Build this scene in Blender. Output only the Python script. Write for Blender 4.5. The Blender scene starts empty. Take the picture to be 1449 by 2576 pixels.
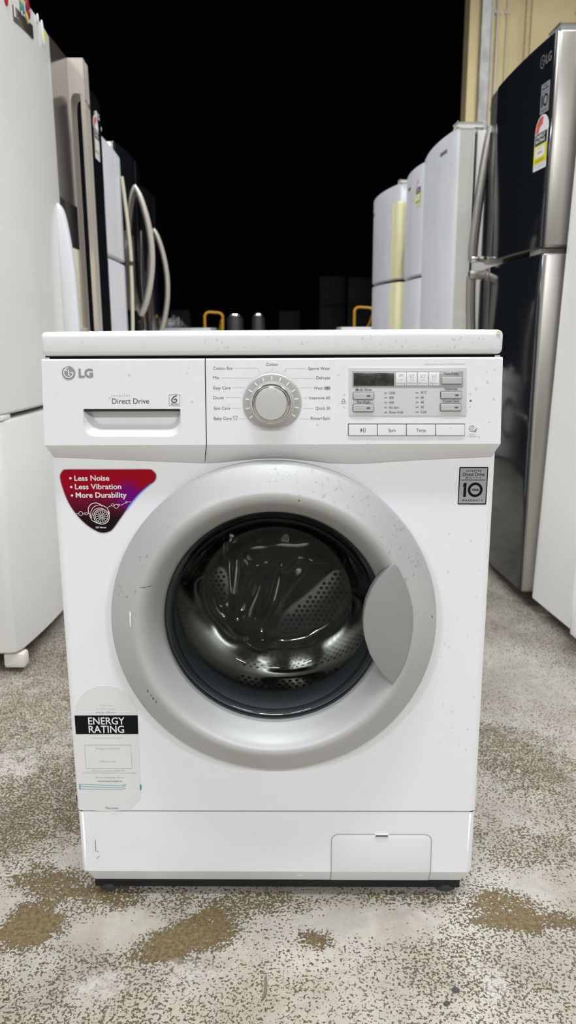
import bpy, bmesh, math, random
from mathutils import Vector, Matrix
from mathutils.geometry import tessellate_polygon

random.seed(7)
SC = bpy.context.scene
COL = SC.collection
PI = math.pi

# ------------------------------------------------------------------ camera, world, lamps, exposure
W, H, FPX = 1449, 2576, 1975.0
PITCH, ROLL = math.radians(13.14), math.radians(-0.30)
CAM = Vector((0.0206, -1.034, 0.853))
_f = Vector((0, math.cos(PITCH), -math.sin(PITCH)))
_r0 = Vector((1, 0, 0)); _u0 = _r0.cross(_f)
_r = math.cos(ROLL) * _r0 + math.sin(ROLL) * _u0
_u = -math.sin(ROLL) * _r0 + math.cos(ROLL) * _u0
cd = bpy.data.cameras.new('camera'); cam = bpy.data.objects.new('camera', cd); COL.objects.link(cam)
cam.matrix_world = Matrix(((_r.x, _u.x, -_f.x, CAM.x), (_r.y, _u.y, -_f.y, CAM.y), (_r.z, _u.z, -_f.z, CAM.z), (0, 0, 0, 1)))
cd.sensor_fit = 'VERTICAL'; cd.sensor_height = 34.0; cd.lens = 34.0 * FPX / H
cd.clip_start = 0.02; cd.clip_end = 200
cd.dof.use_dof = True; cd.dof.focus_distance = 1.05; cd.dof.aperture_fstop = cd.lens / 3.9
SC.camera = cam

wd = bpy.data.worlds.new('night_sky'); SC.world = wd; wd.use_nodes = True
bg = wd.node_tree.nodes['Background']; bg.inputs[0].default_value = (0.75, 0.85, 1.0, 1); bg.inputs[1].default_value = 0.0014

def area(name, loc, size, power, color=(.935, .948, 1), rot=(0, 0, 0), spread=170):
    d = bpy.data.lights.new(name, 'AREA'); d.shape = 'RECTANGLE'; d.size, d.size_y = size
    d.energy = power; d.color = color; d.spread = math.radians(spread)
    o = bpy.data.objects.new(name, d); o.location = loc; o.rotation_euler = rot; COL.objects.link(o); return o
# workshop ceiling lamps, with side and front pairs added to brighten fridges and wall
for lx, ly, pw in ((-3.3, -5.4, 275), (0.1, -5.6, 250), (3.3, -5.4, 275), (-1.7, -.8, 40), (1.8, -.8, 40), (0.05, -1.0, 85), (-3.2, 1.0, 130), (3.2, 1.0, 165), (-1.9, 3.3, 150), (1.9, 3.3, 190)):
    area('ceiling_and_fill_lamp', (lx, ly, 4.55), (1.3, 0.32), pw, spread=150)

SC.view_settings.view_transform = 'Standard'; SC.view_settings.look = 'None'
SC.view_settings.exposure = -0.60; SC.view_settings.gamma = 1.0; SC.view_settings.use_curve_mapping = False
try:
    SC.cycles.use_denoising = True
    SC.cycles.max_bounces = 10; SC.cycles.transparent_max_bounces = 12; SC.cycles.sample_clamp_indirect = 6
except Exception:
    pass

# ------------------------------------------------------------------ measuring helpers (view ray -> point on a surface)
def ray(px, py):
    return _f + _r * ((px - W / 2) / FPX) - _u * ((py - H / 2) / FPX)
YAW = math.radians(-0.7)
def to_wm(v):
    c, s = math.cos(YAW), math.sin(YAW); return Vector((c * v.x + s * v.y, -s * v.x + c * v.y, v.z))
_CL = to_wm(CAM)
def on_body(p, Y=0.006):                      # washer frame, plane y = Y -> (x, z)
    d = to_wm(ray(*p)); t = (Y - _CL.y) / d.y; q = _CL + t * d; return (q.x, q.z)
KP, ZP0 = 0.013 / 0.114, 0.819
def yp(z): return -KP * (ZP0 - z)
def on_panel(p):                              # washer frame, slanted control panel -> (x, z)
    d = to_wm(ray(*p)); t = (-KP * ZP0 - _CL.y + KP * _CL.z) / (d.y - KP * d.z); q = _CL + t * d; return (q.x, q.z)
def crop(ox, oy, s): return lambda x, y: (ox + x / s, oy + y / s)

# ------------------------------------------------------------------ materials
def mat(name, col, rough=0.4, metal=0.0, spec=0.5, coat=0.0, var=0.0, vscale=8.0, bump=0.0, bscale=200.0, rvar=0.0, trans=0.0):
    m = bpy.data.materials.new(name); m.use_nodes = True; nt = m.node_tree; b = nt.nodes['Principled BSDF']
    b.inputs['Base Color'].default_value = (*col, 1); b.inputs['Roughness'].default_value = rough
    b.inputs['Metallic'].default_value = metal; b.inputs['Specular IOR Level'].default_value = spec
    b.inputs['Coat Weight'].default_value = coat; b.inputs['Coat Roughness'].default_value = 0.08
    tc = nt.nodes.new('ShaderNodeTexCoord')
    if var or rvar:
        n = nt.nodes.new('ShaderNodeTexNoise'); n.inputs['Scale'].default_value = vscale; n.inputs['Detail'].default_value = 5
        nt.links.new(tc.outputs['Object'], n.inputs['Vector'])
        if var:
            r = nt.nodes.new('ShaderNodeValToRGB'); e = r.color_ramp.elements
            e[0].position = .3; e[1].position = .7
            e[0].color = (*[c * (1 - var) for c in col], 1); e[1].color = (*[min(1, c * (1 + var * .5)) for c in col], 1)
            nt.links.new(n.outputs['Fac'], r.inputs['Fac']); nt.links.new(r.outputs['Color'], b.inputs['Base Color'])
        if rvar:
            mr = nt.nodes.new('ShaderNodeMapRange'); mr.inputs['To Min'].default_value = max(0.02, rough - rvar); mr.inputs['To Max'].default_value = rough + rvar
            nt.links.new(n.outputs['Fac'], mr.inputs['Value']); nt.links.new(mr.outputs[0], b.inputs['Roughness'])
    if bump:
        n2 = nt.nodes.new('ShaderNodeTexNoise'); n2.inputs['Scale'].default_value = bscale; n2.inputs['Detail'].default_value = 3
        nt.links.new(tc.outputs['Object'], n2.inputs['Vector'])
        bp = nt.nodes.new('ShaderNodeBump'); bp.inputs['Strength'].default_value = bump; bp.inputs['Distance'].default_value = 0.002
        nt.links.new(n2.outputs['Fac'], bp.inputs['Height']); nt.links.new(bp.outputs[0], b.inputs['Normal'])
    return m

M = {}
M['enamel'] = mat('white_enamel', (.825, .835, .855), .28, coat=.15)
M['plastic'] = mat('white_plastic', (.745, .747, .758), .34)
M['fwhite2'] = mat('freezer_white', (.80, .80, .765), .35, coat=.2, var=.02, vscale=3)
M['fwhite'] = mat('fridge_white', (.69, .685, .645), .33, coat=.2, var=.03, vscale=3)
M['fgrey'] = mat('fridge_pale_grey', (.72, .735, .75), .35, var=.08, vscale=5)
M['fwarm'] = mat('fridge_warm_white', (.74, .73, .66), .38, var=.03)
M['cream'] = mat('yellowed_plastic', (.78, .75, .44), .42)
M['pale_cream'] = mat('ivory_plastic', (.74, .70, .52), .4)
M['silver'] = mat('silver_paint', (.47, .477, .465), .44, metal=.2, bump=.03, bscale=900)
M['silver2'] = mat('handle_silver', (.30, .306, .298), .5, metal=.25, bump=.03, bscale=900)
M['plate'] = mat('display_silver', (.62, .63, .64), .38, metal=.25)
M['strip'] = mat('display_strip', (.42, .43, .43), .35, metal=.4)
M['chrome'] = mat('chrome', (.78, .77, .74), .10, metal=1.0)
M['steel'] = mat('brushed_steel', (.45, .43, .39), .30, metal=.9, rvar=.06, vscale=3)
M['taupe'] = mat('taupe_steel', (.13, .115, .105), .16, metal=.55, rvar=.05)
M['handle'] = mat('satin_handle', (.72, .67, .58), .34, metal=.4)
M['drum'] = mat('drum_steel', (.50, .49, .455), .11, metal=1.0, bump=.25, bscale=14)
M['gasket'] = mat('grey_rubber', (.13, .142, .152), .38)
M['dark'] = mat('dark_gap', (.006, .006, .007), .7)
M['rubber'] = mat('black_rubber', (.02, .021, .022), .6)
M['footr'] = mat('grey_green_rubber', (.035, .045, .044), .6)
M['black'] = mat('black_gloss', (.010, .012, .014), .08, coat=.4, rvar=.04, vscale=3)
M['black2'] = mat('black_satin', (.011, .012, .014), .28, spec=.4)
M['case'] = mat('charcoal_case', (.035, .036, .038), .45)
M['ink'] = mat('grey_ink', (.075, .078, .085), .5)
M['ink2'] = mat('pale_grey_ink', (.34, .35, .37), .5)
M['faint'] = mat('faded_ink', (.52, .52, .53), .6)
M['inkdark'] = mat('black_ink', (.004, .006, .007), .6, spec=.12)
M['white_ink'] = mat('white_ink', (.82, .80, .80), .5)
M['paper'] = mat('label_film', (.745, .745, .74), .30)
M['lcd'] = mat('lcd_glass', (.035, .038, .030), .12, var=.7, vscale=140, coat=.5)
M['tick'] = mat('tick_white', (.85, .85, .83), .4)
M['dial'] = mat('dial_silver', (.60, .60, .58), .4, metal=.35)
M['logo'] = mat('logo_grey', (.36, .37, .355), .3, metal=.5)
M['label_grey'] = mat('label_silver', (.36, .37, .39), .34, metal=.2)
M['teal'] = mat('teal_ink', (.03, .27, .36), .5)
M['blue'] = mat('blue_ink', (.10, .28, .90), .4)
M['red'] = mat('red_print', (.55, .01, .02), .5)
M['orange'] = mat('orange_print', (.80, .13, .08), .5, var=.5, vscale=60)
M['pink'] = mat('faded_red_print', (.75, .52, .47), .5, var=.35, vscale=40)
M['yellow'] = mat('yellow_print', (.80, .74, .02), .45)
M['trolley'] = mat('yellow_paint', (.58, .30, .012), .4)
M['purple'] = mat('crimson_magnet', (.30, .005, .03), .35)
M['redm'] = mat('red_magnet', (.50, .02, .01), .35)
M['yelm'] = mat('yellow_magnet', (.62, .60, .20), .45)
M['tealm'] = mat('teal_magnet', (.03, .26, .22), .45)
M['violet'] = mat('violet_magnet', (.10, .09, .35), .45)
M['galv'] = mat('galvanised_steel', (.42, .42, .39), .45, metal=.3, var=.3, vscale=9)
M['conduit'] = mat('cream_conduit', (.62, .57, .44), .5)
M['chain'] = mat('rusty_chain', (.20, .15, .085), .55, metal=.4)
M['dirt'] = mat('scuff', (.05, .05, .045), .7)
M['chip'] = mat('scratch_white', (.85, .85, .85), .5)
M['groove_shade'] = mat('groove_shade_grey', (.38, .38, .385), .6)
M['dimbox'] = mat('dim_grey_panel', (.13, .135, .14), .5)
M['ceil'] = mat('ceiling_sheet', (.42, .42, .41), .7)
M['wallp'] = mat('painted_block', (.24, .24, .22), .8, var=.1)

def concrete_wall():
    m = mat('beige_concrete', (.70, .59, .325), .8, var=.16, vscale=2.2, bump=.15, bscale=25)
    return m
M['conc'] = concrete_wall()

def red_gradient():
    m = bpy.data.materials.new('red_label_print'); m.use_nodes = True; nt = m.node_tree; b = nt.nodes['Principled BSDF']
    b.inputs['Roughness'].default_value = .35; b.inputs['Specular IOR Level'].default_value = .12
    tc = nt.nodes.new('ShaderNodeTexCoord'); sp = nt.nodes.new('ShaderNodeSeparateXYZ'); nt.links.new(tc.outputs['Object'], sp.inputs[0])
    z = nt.nodes.new('ShaderNodeMapRange'); z.inputs['From Min'].default_value = .592; z.inputs['From Max'].default_value = .672
    nt.links.new(sp.outputs['Z'], z.inputs['Value'])
    r = nt.nodes.new('ShaderNodeValToRGB'); e = r.color_ramp.elements
    e[0].position = .12; e[0].color = (.010, .003, .005, 1); e[1].position = 1; e[1].color = (.36, .0, .008, 1)
    k = e.new(.42); k.color = (.13, .003, .024, 1); k = e.new(.66); k.color = (.32, .0, .016, 1)
    nt.links.new(z.outputs[0], r.inputs['Fac'])
    ds = nt.nodes.new('ShaderNodeVectorMath'); ds.operation = 'DISTANCE'; nt.links.new(tc.outputs['Object'], ds.inputs[0]); ds.inputs[1].default_value = (-.196, .0055, .634)
    x = nt.nodes.new('ShaderNodeMapRange'); x.interpolation_type = 'SMOOTHSTEP'; x.inputs['From Min'].default_value = .027; x.inputs['From Max'].default_value = .004
    nt.links.new(ds.outputs['Value'], x.inputs['Value'])
    mx = nt.nodes.new('ShaderNodeMix'); mx.data_type = 'RGBA'; nt.links.new(x.outputs[0], mx.inputs['Factor'])
    nt.links.new(r.outputs['Color'], mx.inputs['A']); mx.inputs['B'].default_value = (.15, .0, .17, 1)
    nt.links.new(mx.outputs['Result'], b.inputs['Base Color']); return m
M['redlabel'] = red_gradient()

def glass_mat(name, tint, rough=.03, ior=1.45, gain=1.0):
    m = bpy.data.materials.new(name); m.use_nodes = True; nt = m.node_tree; nt.nodes.remove(nt.nodes['Principled BSDF'])
    t = nt.nodes.new('ShaderNodeBsdfTransparent'); t.inputs[0].default_value = (*tint, 1)
    g = nt.nodes.new('ShaderNodeBsdfGlossy'); g.inputs['Roughness'].default_value = rough; g.inputs['Color'].default_value = (.95, .97, .97, 1)
    fr = nt.nodes.new('ShaderNodeFresnel'); fr.inputs['IOR'].default_value = ior
    mu = nt.nodes.new('ShaderNodeMath'); mu.operation = 'MULTIPLY'; mu.inputs[1].default_value = gain; mu.use_clamp = True
    mx = nt.nodes.new('ShaderNodeMixShader')
    nt.links.new(fr.outputs[0], mu.inputs[0]); nt.links.new(mu.outputs[0], mx.inputs[0]); nt.links.new(t.outputs[0], mx.inputs[1]); nt.links.new(g.outputs[0], mx.inputs[2])
    nt.links.new(mx.outputs[0], nt.nodes['Material Output'].inputs['Surface']); return m
M['glass'] = glass_mat('door_glass', (.70, .74, .74), .02, 1.5, .5)
M['water'] = glass_mat('water', (.985, .985, .99), .04, 1.33, .75)
M['film'] = glass_mat('clear_plastic', (.8, .8, .8), .12, 1.6, 2.0)

def floor_mat():
    m = bpy.data.materials.new('worn_concrete'); m.use_nodes = True; nt = m.node_tree; b = nt.nodes['Principled BSDF']
    L = nt.links.new
    tc = nt.nodes.new('ShaderNodeTexCoord')
    def noise(scale, detail=3, rough=.55, dist=0.0, off=0):
        mp = nt.nodes.new('ShaderNodeMapping'); mp.inputs['Location'].default_value = (off, off * 1.7, off * .3); L(tc.outputs['Object'], mp.inputs['Vector'])
        n = nt.nodes.new('ShaderNodeTexNoise'); n.inputs['Scale'].default_value = scale; n.inputs['Detail'].default_value = detail
        n.inputs['Roughness'].default_value = rough; n.inputs['Distortion'].default_value = dist; L(mp.outputs[0], n.inputs['Vector']); return n.outputs['Fac']
    def math_(op, a, c):
        k = nt.nodes.new('ShaderNodeMath'); k.operation = op
        for i, v in enumerate((a, c)):
            if isinstance(v, (int, float)): k.inputs[i].default_value = v
            else: L(v, k.inputs[i])
        return k.outputs[0]
    def ramp(fac, p0, p1, c0=(0, 0, 0), c1=(1, 1, 1)):
        r = nt.nodes.new('ShaderNodeValToRGB'); e = r.color_ramp.elements; e[0].position = p0; e[1].position = p1
        e[0].color = (*c0, 1); e[1].color = (*c1, 1); L(fac, r.inputs['Fac']); return r.outputs['Color']
    def mix(fac, a, c):
        k = nt.nodes.new('ShaderNodeMix'); k.data_type = 'RGBA'
        L(fac, k.inputs['Factor'])
        for nm, v in (('A', a), ('B', c)):
            if isinstance(v, tuple): k.inputs[nm].default_value = (*v, 1)
            else: L(v, k.inputs[nm])
        return k.outputs['Result']
    base = ramp(noise(5, 6, .65), .35, .68, (.36, .338, .285), (.56, .538, .475))
    base = mix(ramp(noise(60, 4, .7, off=3), .42, .85), base, (.385, .358, .31))
    base = mix(math_('MULTIPLY', ramp(noise(9, 5, .7, .4, off=41), .50, .72), .55), base, (.30, .268, .205))
    edge_n = noise(22, 4, .65, .3, off=17)
    def blob(px, py, rx, ry, amt):                # a worn patch at its own place on the floor
        d = ray(px, py); t = -CAM.z / d.z; q = CAM + t * d
        mp = nt.nodes.new('ShaderNodeMapping'); mp.inputs['Scale'].default_value = (1 / rx, 1 / ry, 1); mp.inputs['Location'].default_value = (-q.x / rx, -q.y / ry, 0)
        L(tc.outputs['Object'], mp.inputs['Vector']); ln = nt.nodes.new('ShaderNodeVectorMath'); ln.operation = 'LENGTH'; L(mp.outputs[0], ln.inputs[0])
        v = math_('ADD', ln.outputs['Value'], math_('MULTIPLY', math_('SUBTRACT', edge_n, .5), 2.2))
        mr = nt.nodes.new('ShaderNodeMapRange'); mr.interpolation_type = 'SMOOTHSTEP'; mr.inputs['From Min'].default_value = 1.25; mr.inputs['From Max'].default_value = .35
        mr.inputs['To Min'].default_value = 0; mr.inputs['To Max'].default_value = amt; L(v, mr.inputs['Value']); return mr.outputs[0]
    def total(lst):
        o = None
        for b_ in lst: r_ = blob(*b_); o = r_ if o is None else math_('ADD', o, r_)
        return o
    dense = total([(75, 2330, .052, .050, .30), (120, 2225, .07, .05, .12), (400, 2385, .05, .030, .16), (500, 2355, .055, .045, .20), (290, 2260, .05, .035, .10), (620, 2275, .12, .035, .09), (790, 2365, .03, .02, .14), (1000, 2260, .09, .02, .07),
                   (1265, 2275, .06, .05, .14), (1370, 2320, .09, .02, .12), (1320, 2130, .10, .08, .07), (100, 2020, .16, .16, .085), (60, 1800, .2, .2, .055), (1300, 1900, .15, .15, .06)])
    clean = total([(300, 2340, .075, .05, .12), (960, 2320, .12, .035, .09), (20, 2280, .05, .05, .08), (215, 2160, .06, .05, .07), (1380, 2230, .08, .05, .07), (250, 2480, .05, .03, .05)])
    wear = noise(2.3, 4, .6, .4, off=1.3)
    fine = noise(250, 2, .55, .4, off=9)
    mid = noise(95, 3, .6, .6, off=5)
    sp = math_('ADD', math_('MULTIPLY', fine, .66), math_('ADD', math_('MULTIPLY', mid, .26), math_('MULTIPLY', wear, .24)))
    sp = math_('SUBTRACT', math_('ADD', sp, dense), clean)
    holes = ramp(sp, .622, .634)
    inner = ramp(sp, .638, .70)
    deep = mix(ramp(noise(160, 3, .7, off=12), .3, .7), (.075, .055, .025), (.245, .185, .082))
    brown = mix(inner, (.060, .047, .030), deep)
    col = mix(holes, base, brown)
    smear = math_('MULTIPLY', total([(255, 2478, .05, .025, 1.0), (1240, 2470, .02, .03, .8), (470, 2440, .05, .02, .6)]), ramp(noise(60, 4, .7, off=23), .40, .60))
    col = mix(math_('MULTIPLY', smear, .6), col, (.70, .69, .665))
    stain = ramp(noise(1.6, 3, .6, off=31), .40, .70, (.80, .78, .73), (1, 1, 1))
    k = nt.nodes.new('ShaderNodeMix'); k.data_type = 'RGBA'; k.blend_type = 'MULTIPLY'; k.inputs['Factor'].default_value = 1
    L(col, k.inputs['A']); L(stain, k.inputs['B'])
    L(k.outputs['Result'], b.inputs['Base Color'])
    b.inputs['Roughness'].default_value = .62; b.inputs['Specular IOR Level'].default_value = .35
    bp = nt.nodes.new('ShaderNodeBump'); bp.inputs['Strength'].default_value = .5; bp.inputs['Distance'].default_value = .003; bp.invert = True
    L(holes, bp.inputs['Height']); L(bp.outputs[0], b.inputs['Normal'])
    return m
M['floor'] = floor_mat()

# ------------------------------------------------------------------ mesh building
def fillet(pts, radii, n=6):
    out = []; N = len(pts)
    if isinstance(radii, (int, float)): radii = [radii] * N
    for i in range(N):
        p = Vector(pts[i]); a = Vector(pts[i - 1]) - p; b = Vector(pts[(i + 1) % N]) - p
        r = radii[i]
        if r <= 0: out += [tuple(p)] * 1 if n == 0 else [tuple(p)]; continue
        a.normalize(); b.normalize(); ang = a.angle(b); d = min(r / math.tan(ang / 2), 10)
        p0, p1 = p + a * d, p + b * d
        for k in range(n + 1):
            t = k / n; q = p0 * (1 - t) ** 2 + p * 2 * t * (1 - t) + p1 * t * t; out.append(tuple(q))
    return out
def circle(cx, cz, r, n=48, r2=None):
    return [(cx + r * math.cos(2 * PI * k / n), cz + (r2 or r) * math.sin(2 * PI * k / n)) for k in range(n)]
def spline(pts, n=8, closed=True):
    P = [Vector(p) for p in pts]; N = len(P); out = []
    for i in range(N if closed else N - 1):
        p0, p1, p2, p3 = (P[(i + j) % N] if closed else P[min(max(i + j, 0), N - 1)] for j in (-1, 0, 1, 2))
        for k in range(n):
            t = k / n
            out.append(tuple(.5 * ((2 * p1) + (p2 - p0) * t + (2 * p0 - 5 * p1 + 4 * p2 - p3) * t * t + (3 * p1 - p0 - 3 * p2 + p3) * t ** 3)))
    if not closed: out.append(tuple(P[-1]))
    return out
def inset(poly, d):
    N = len(poly); A = sum(poly[i - 1][0] * poly[i][1] - poly[i][0] * poly[i - 1][1] for i in range(N)); s = 1 if A > 0 else -1
    out = []
    for i in range(N):
        p = Vector(poly[i]); a = p - Vector(poly[i - 1]); b = Vector(poly[(i + 1) % N]) - p
        if a.length < 1e-9: a = b
        if b.length < 1e-9: b = a
        a = a.normalized(); b = b.normalized()
        na, nb = Vector((-a.y, a.x)), Vector((-b.y, b.x)); n = na + nb
        n = n.normalized() if n.length > 1e-6 else na
        k = max(.35, n.dot(na)); out.append(tuple(p + n * (s * d / k)))
    return out
FRONT = lambda a, b, d: (a, -d, b)             # outline in x/z, d towards -y
PLAN = lambda a, b, d: (a, b, d)               # outline in x/y, d upwards

_fonts = {}
def glyphs(s, bold=0.0):
    key = (s, round(bold, 4))
    if key in _fonts: return _fonts[key]
    c = bpy.data.curves.new('t', 'FONT'); c.body = s; c.size = 1; c.resolution_u = 3; c.offset = bold
    o = bpy.data.objects.new('t', c); COL.objects.link(o)
    dg = bpy.context.evaluated_depsgraph_get(); dg.update()
    me = bpy.data.meshes.new_from_object(o.evaluated_get(dg))
    v = [tuple(x.co)[:2] for x in me.vertices]; f = [tuple(p.vertices) for p in me.polygons]
    bpy.data.objects.remove(o); bpy.data.curves.remove(c); bpy.data.meshes.remove(me)
    _fonts[key] = (v, f); return v, f
_capH = None

class MB:
    def __init__(s): s.v = []; s.f = []; s.m = []
    def add(s, vs, fs, mi=0):
        o = len(s.v); s.v += [tuple(v) for v in vs]; s.f += [tuple(i + o for i in f) for f in fs]; s.m += [mi] * len(fs); return s
    def box(s, x0, x1, y0, y1, z0, z1, bev=0, seg=2, mi=0):
        bm = bmesh.new(); bmesh.ops.create_cube(bm, size=1)
        for v in bm.verts: v.co = ((x0 + x1) / 2 + v.co.x * (x1 - x0), (y0 + y1) / 2 + v.co.y * (y1 - y0), (z0 + z1) / 2 + v.co.z * (z1 - z0))
        if bev: bmesh.ops.bevel(bm, geom=bm.edges[:], offset=bev, segments=seg, profile=.5, affect='EDGES')
        bm.verts.index_update(); s.add([v.co[:] for v in bm.verts], [[v.index for v in f.verts] for f in bm.faces], mi); bm.free(); return s
    def loft(s, rings, closed=True, cap0=False, cap1=False, mi=0):
        n = len(rings[0]); vs = [p for r in rings for p in r]; fs = []
        for i in range(len(rings) - 1):
            for k in range(n if closed else n - 1):
                a, b = i * n + k, i * n + (k + 1) % n; fs.append((a, b, b + n, a + n))
        if cap0: fs.append(tuple(range(n - 1, -1, -1)))
        if cap1: fs.append(tuple(range((len(rings) - 1) * n, len(rings) * n)))
        return s.add(vs, fs, mi)
    def prism(s, out, d0, d1, bev=0, fm=PLAN, mi=0, back=True):
        A = sum(out[i - 1][0] * out[i][1] - out[i][0] * out[i - 1][1] for i in range(len(out)))
        if bev:
            rg = [(inset(out, bev), d0), (out, d0 + bev)] if back else [(out, d0)]
            rg += [(out, d1 - bev), (inset(out, bev * .3), d1 - bev * .3), (inset(out, bev), d1)]
        else: rg = [(out, d0), (out, d1)]
        s.loft([[fm(a, b, d) for a, b in o] for o, d in rg], mi=mi)
        for o, d in ((rg[0], 0), (rg[-1], 1)):
            s.fill(o[0], [], o[1], fm, mi)
        return s
    def fill(s, out, holes=(), d=0.0, fm=FRONT, mi=0):
        loops = [out] + list(holes)
        tri = tessellate_polygon([[Vector((a, b, 0)) for a, b in l] for l in loops])
        flat = [p for l in loops for p in l]
        fs = []
        for t in tri:
            a, b, c = (flat[i] for i in t)
            ar = (b[0] - a[0]) * (c[1] - a[1]) - (c[0] - a[0]) * (b[1] - a[1])
            if abs(ar) < 1e-12: continue
            fs.append(tuple(t) if ar > 0 else tuple(reversed(t)))
        return s.add([fm(a, b, d) for a, b in flat], fs, mi)
    def lathe(s, prof, c=(0, 0), n=96, mi=0, a0=0, a1=2 * PI):
        rings = []; full = abs(a1 - a0 - 2 * PI) < 1e-6
        for r, y in prof:
            rings.append([(c[0] + r * math.cos(a0 + (a1 - a0) * k / n), y, c[1] + r * math.sin(a0 + (a1 - a0) * k / n)) for k in range(n if full else n + 1)])
        return s.loft(rings, closed=full, mi=mi)
    def tube(s, path, r, n=10, ry=None, caps=True, mi=0, up=Vector((0, 0, 1))):
        P = [Vector(p) for p in path]; rings = []
        for i, p in enumerate(P):
            t = (P[min(i + 1, len(P) - 1)] - P[max(i - 1, 0)]).normalized()
            a = up.cross(t)
            a = a.normalized() if a.length > 1e-4 else Vector((1, 0, 0)).cross(t).normalized()
            b = t.cross(a); rr = r(i / (len(P) - 1)) if callable(r) else r; r2 = rr if ry is None else (ry(i / (len(P) - 1)) if callable(ry) else ry)
            rings.append([tuple(p + a * rr * math.cos(2 * PI * k / n) + b * r2 * math.sin(2 * PI * k / n)) for k in range(n)])
        return s.loft(rings, cap0=caps, cap1=caps, mi=mi)
    def cyl(s, cx, cy, z0, z1, r, n=24, mi=0, bev=0.0):
        return s.prism(circle(cx, cy, r, n), z0, z1, bev, PLAN, mi)
    def line(s, pts, w, fm=FRONT, d=0.0, mi=0, closed=False):
        P = [Vector(p) for p in pts]; N = len(P); L_, R_ = [], []
        for i in range(N):
            if closed: t = P[(i + 1) % N] - P[i - 1]
            else: t = P[min(i + 1, N - 1)] - P[max(i - 1, 0)]
            t.normalize(); nn = Vector((-t.y, t.x)) * w / 2; L_.append(tuple(P[i] + nn)); R_.append(tuple(P[i] - nn))
        vs = [fm(*p, d) for p in L_] + [fm(*p, d) for p in R_]; fs = []
        for i in range(N if closed else N - 1):
            j = (i + 1) % N; fs.append((N + i, N + j, j, i))
        return s.add(vs, fs, mi)
    def text(s, t, x0, x1, base, cap, fm=FRONT, d=0.0, mi=0, bold=0.0, slant=0.0):
        global _capH
        if _capH is None: _capH = max(p[1] for p in glyphs('H')[0])
        v, f = glyphs(t, bold)
        if not v: return s
        lo, hi = min(p[0] for p in v), max(p[0] for p in v); sx = (x1 - x0) / (hi - lo); sy = cap / _capH
        return s.add([fm(x0 + (p[0] - lo) * sx + p[1] * sy * slant, base + p[1] * sy, d) for p in v], f, mi)
    def build(s, name, mats, parent=None, smooth=35, **props):
        me = bpy.data.meshes.new(name); me.from_pydata(s.v, [], s.f)
        for m_ in (mats if isinstance(mats, (list, tuple)) else [mats]): me.materials.append(M[m_])
        me.polygons.foreach_set('material_index', s.m)
        bm = bmesh.new(); bm.from_mesh(me); bmesh.ops.remove_doubles(bm, verts=bm.verts, dist=2e-6); bmesh.ops.recalc_face_normals(bm, faces=bm.faces) if props.pop('recalc', True) else None
        bm.to_mesh(me); bm.free()
        if smooth:
            me.polygons.foreach_set('use_smooth', [True] * len(me.polygons)); me.set_sharp_from_angle(angle=math.radians(smooth))
        o = bpy.data.objects.new(name, me); COL.objects.link(o)
        if parent is not None: o.parent = parent
        for k, v_ in props.items(): o[k] = v_
        return o
def empty(name, label, cat, loc=(0, 0, 0), rz=0.0, group=None):
    o = bpy.data.objects.new(name, None); COL.objects.link(o); o.location = loc; o.rotation_euler = (0, 0, rz); o.empty_display_size = .1
    o['label'] = label; o['category'] = cat
    if group: o['group'] = group
    return o
def structure(mb, name, m, **k): return mb.build(name, m, None, kind='structure', **k)

# ------------------------------------------------------------------ the setting
structure(MB().add([(-9, -6.2, 0), (9, -6.2, 0), (9, 30, 0), (-9, 30, 0)], [(0, 1, 2, 3)]), 'floor', 'floor', smooth=0)
structure(MB().box(-5.7, 5.7, -6.2, 6.2, 5.4, 5.5), 'ceiling', 'ceil', smooth=0)
structure(MB().box(-5.7, 5.7, -6.2, -6.05, 0, 5.4), 'wall_back', 'wallp', smooth=0)
structure(MB().box(-5.7, -5.55, -6.05, 6.0, 0, 5.4), 'wall_left', 'wallp', smooth=0)
structure(MB().box(5.55, 5.7, -6.05, 6.0, 0, 5.4), 'wall_right', 'wallp', smooth=0)
wf = MB().box(1.50, 5.55, 6.0, 6.2, 0, 5.4).box(-5.55, -3.3, 6.0, 6.2, 0, 5.4).box(-3.3, 1.50, 6.0, 6.2, 4.7, 5.4)
structure(wf, 'wall_front', 'conc', smooth=0)
g = MB().box(1.585, 1.60, 5.93, 6.0, 0, 4.7).box(1.60, 1.672, 5.965, 5.975, 0, 4.7).box(1.585, 1.672, 5.99, 6.0, 0, 4.7).box(1.668, 1.676, 5.95, 6.0, 0, 4.7)
structure(g, 'trim_1', 'galv', label='grey galvanised roller door guide channel on the beige wall')
for i, (x0, x1) in enumerate(((1.708, 1.735), (1.79, 1.808), (2.352, 2.375))):
    c = MB().cyl((x0 + x1) / 2, 5.985, 0, 5.4, (x1 - x0) / 2, 12)
    for z in (1.2, 2.6, 3.3, 4.2): c.box(x0 - .012, x1 + .012, 5.985, 6.0, z, z + .03)
    structure(c, 'trim_%d' % (i + 2), 'conduit')
# hand chain of the roller door: a loop of two runs
dc = empty('door_chain', 'rusty hand chain loop hanging against the beige concrete wall', 'chain', (1.94, 5.9, 0))
for cx in (-.019, .024):
    ch = MB()
    for k in range(160):
        z = .75 + k * .0235; flat = k % 2 == 0; R = .0085; P = []
        for j in range(10):
            a = 2 * PI * j / 10; u, w_ = R * .62 * math.cos(a), R * 1.55 * math.sin(a)
            P.append((cx + (u if flat else 0), 0 if flat else u, z + w_))
        P += P[:1]; ch.tube(P, .0024, 5, caps=False)
    ch.build('chain_run', 'chain', dc)

# ------------------------------------------------------------------ washing machine
WM = empty('washing_machine', 'white front loading washing machine standing alone in the middle of the aisle', 'washing machine', (0, 0, 0), YAW)
CZ = 0.4585
R_ = .009
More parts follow.
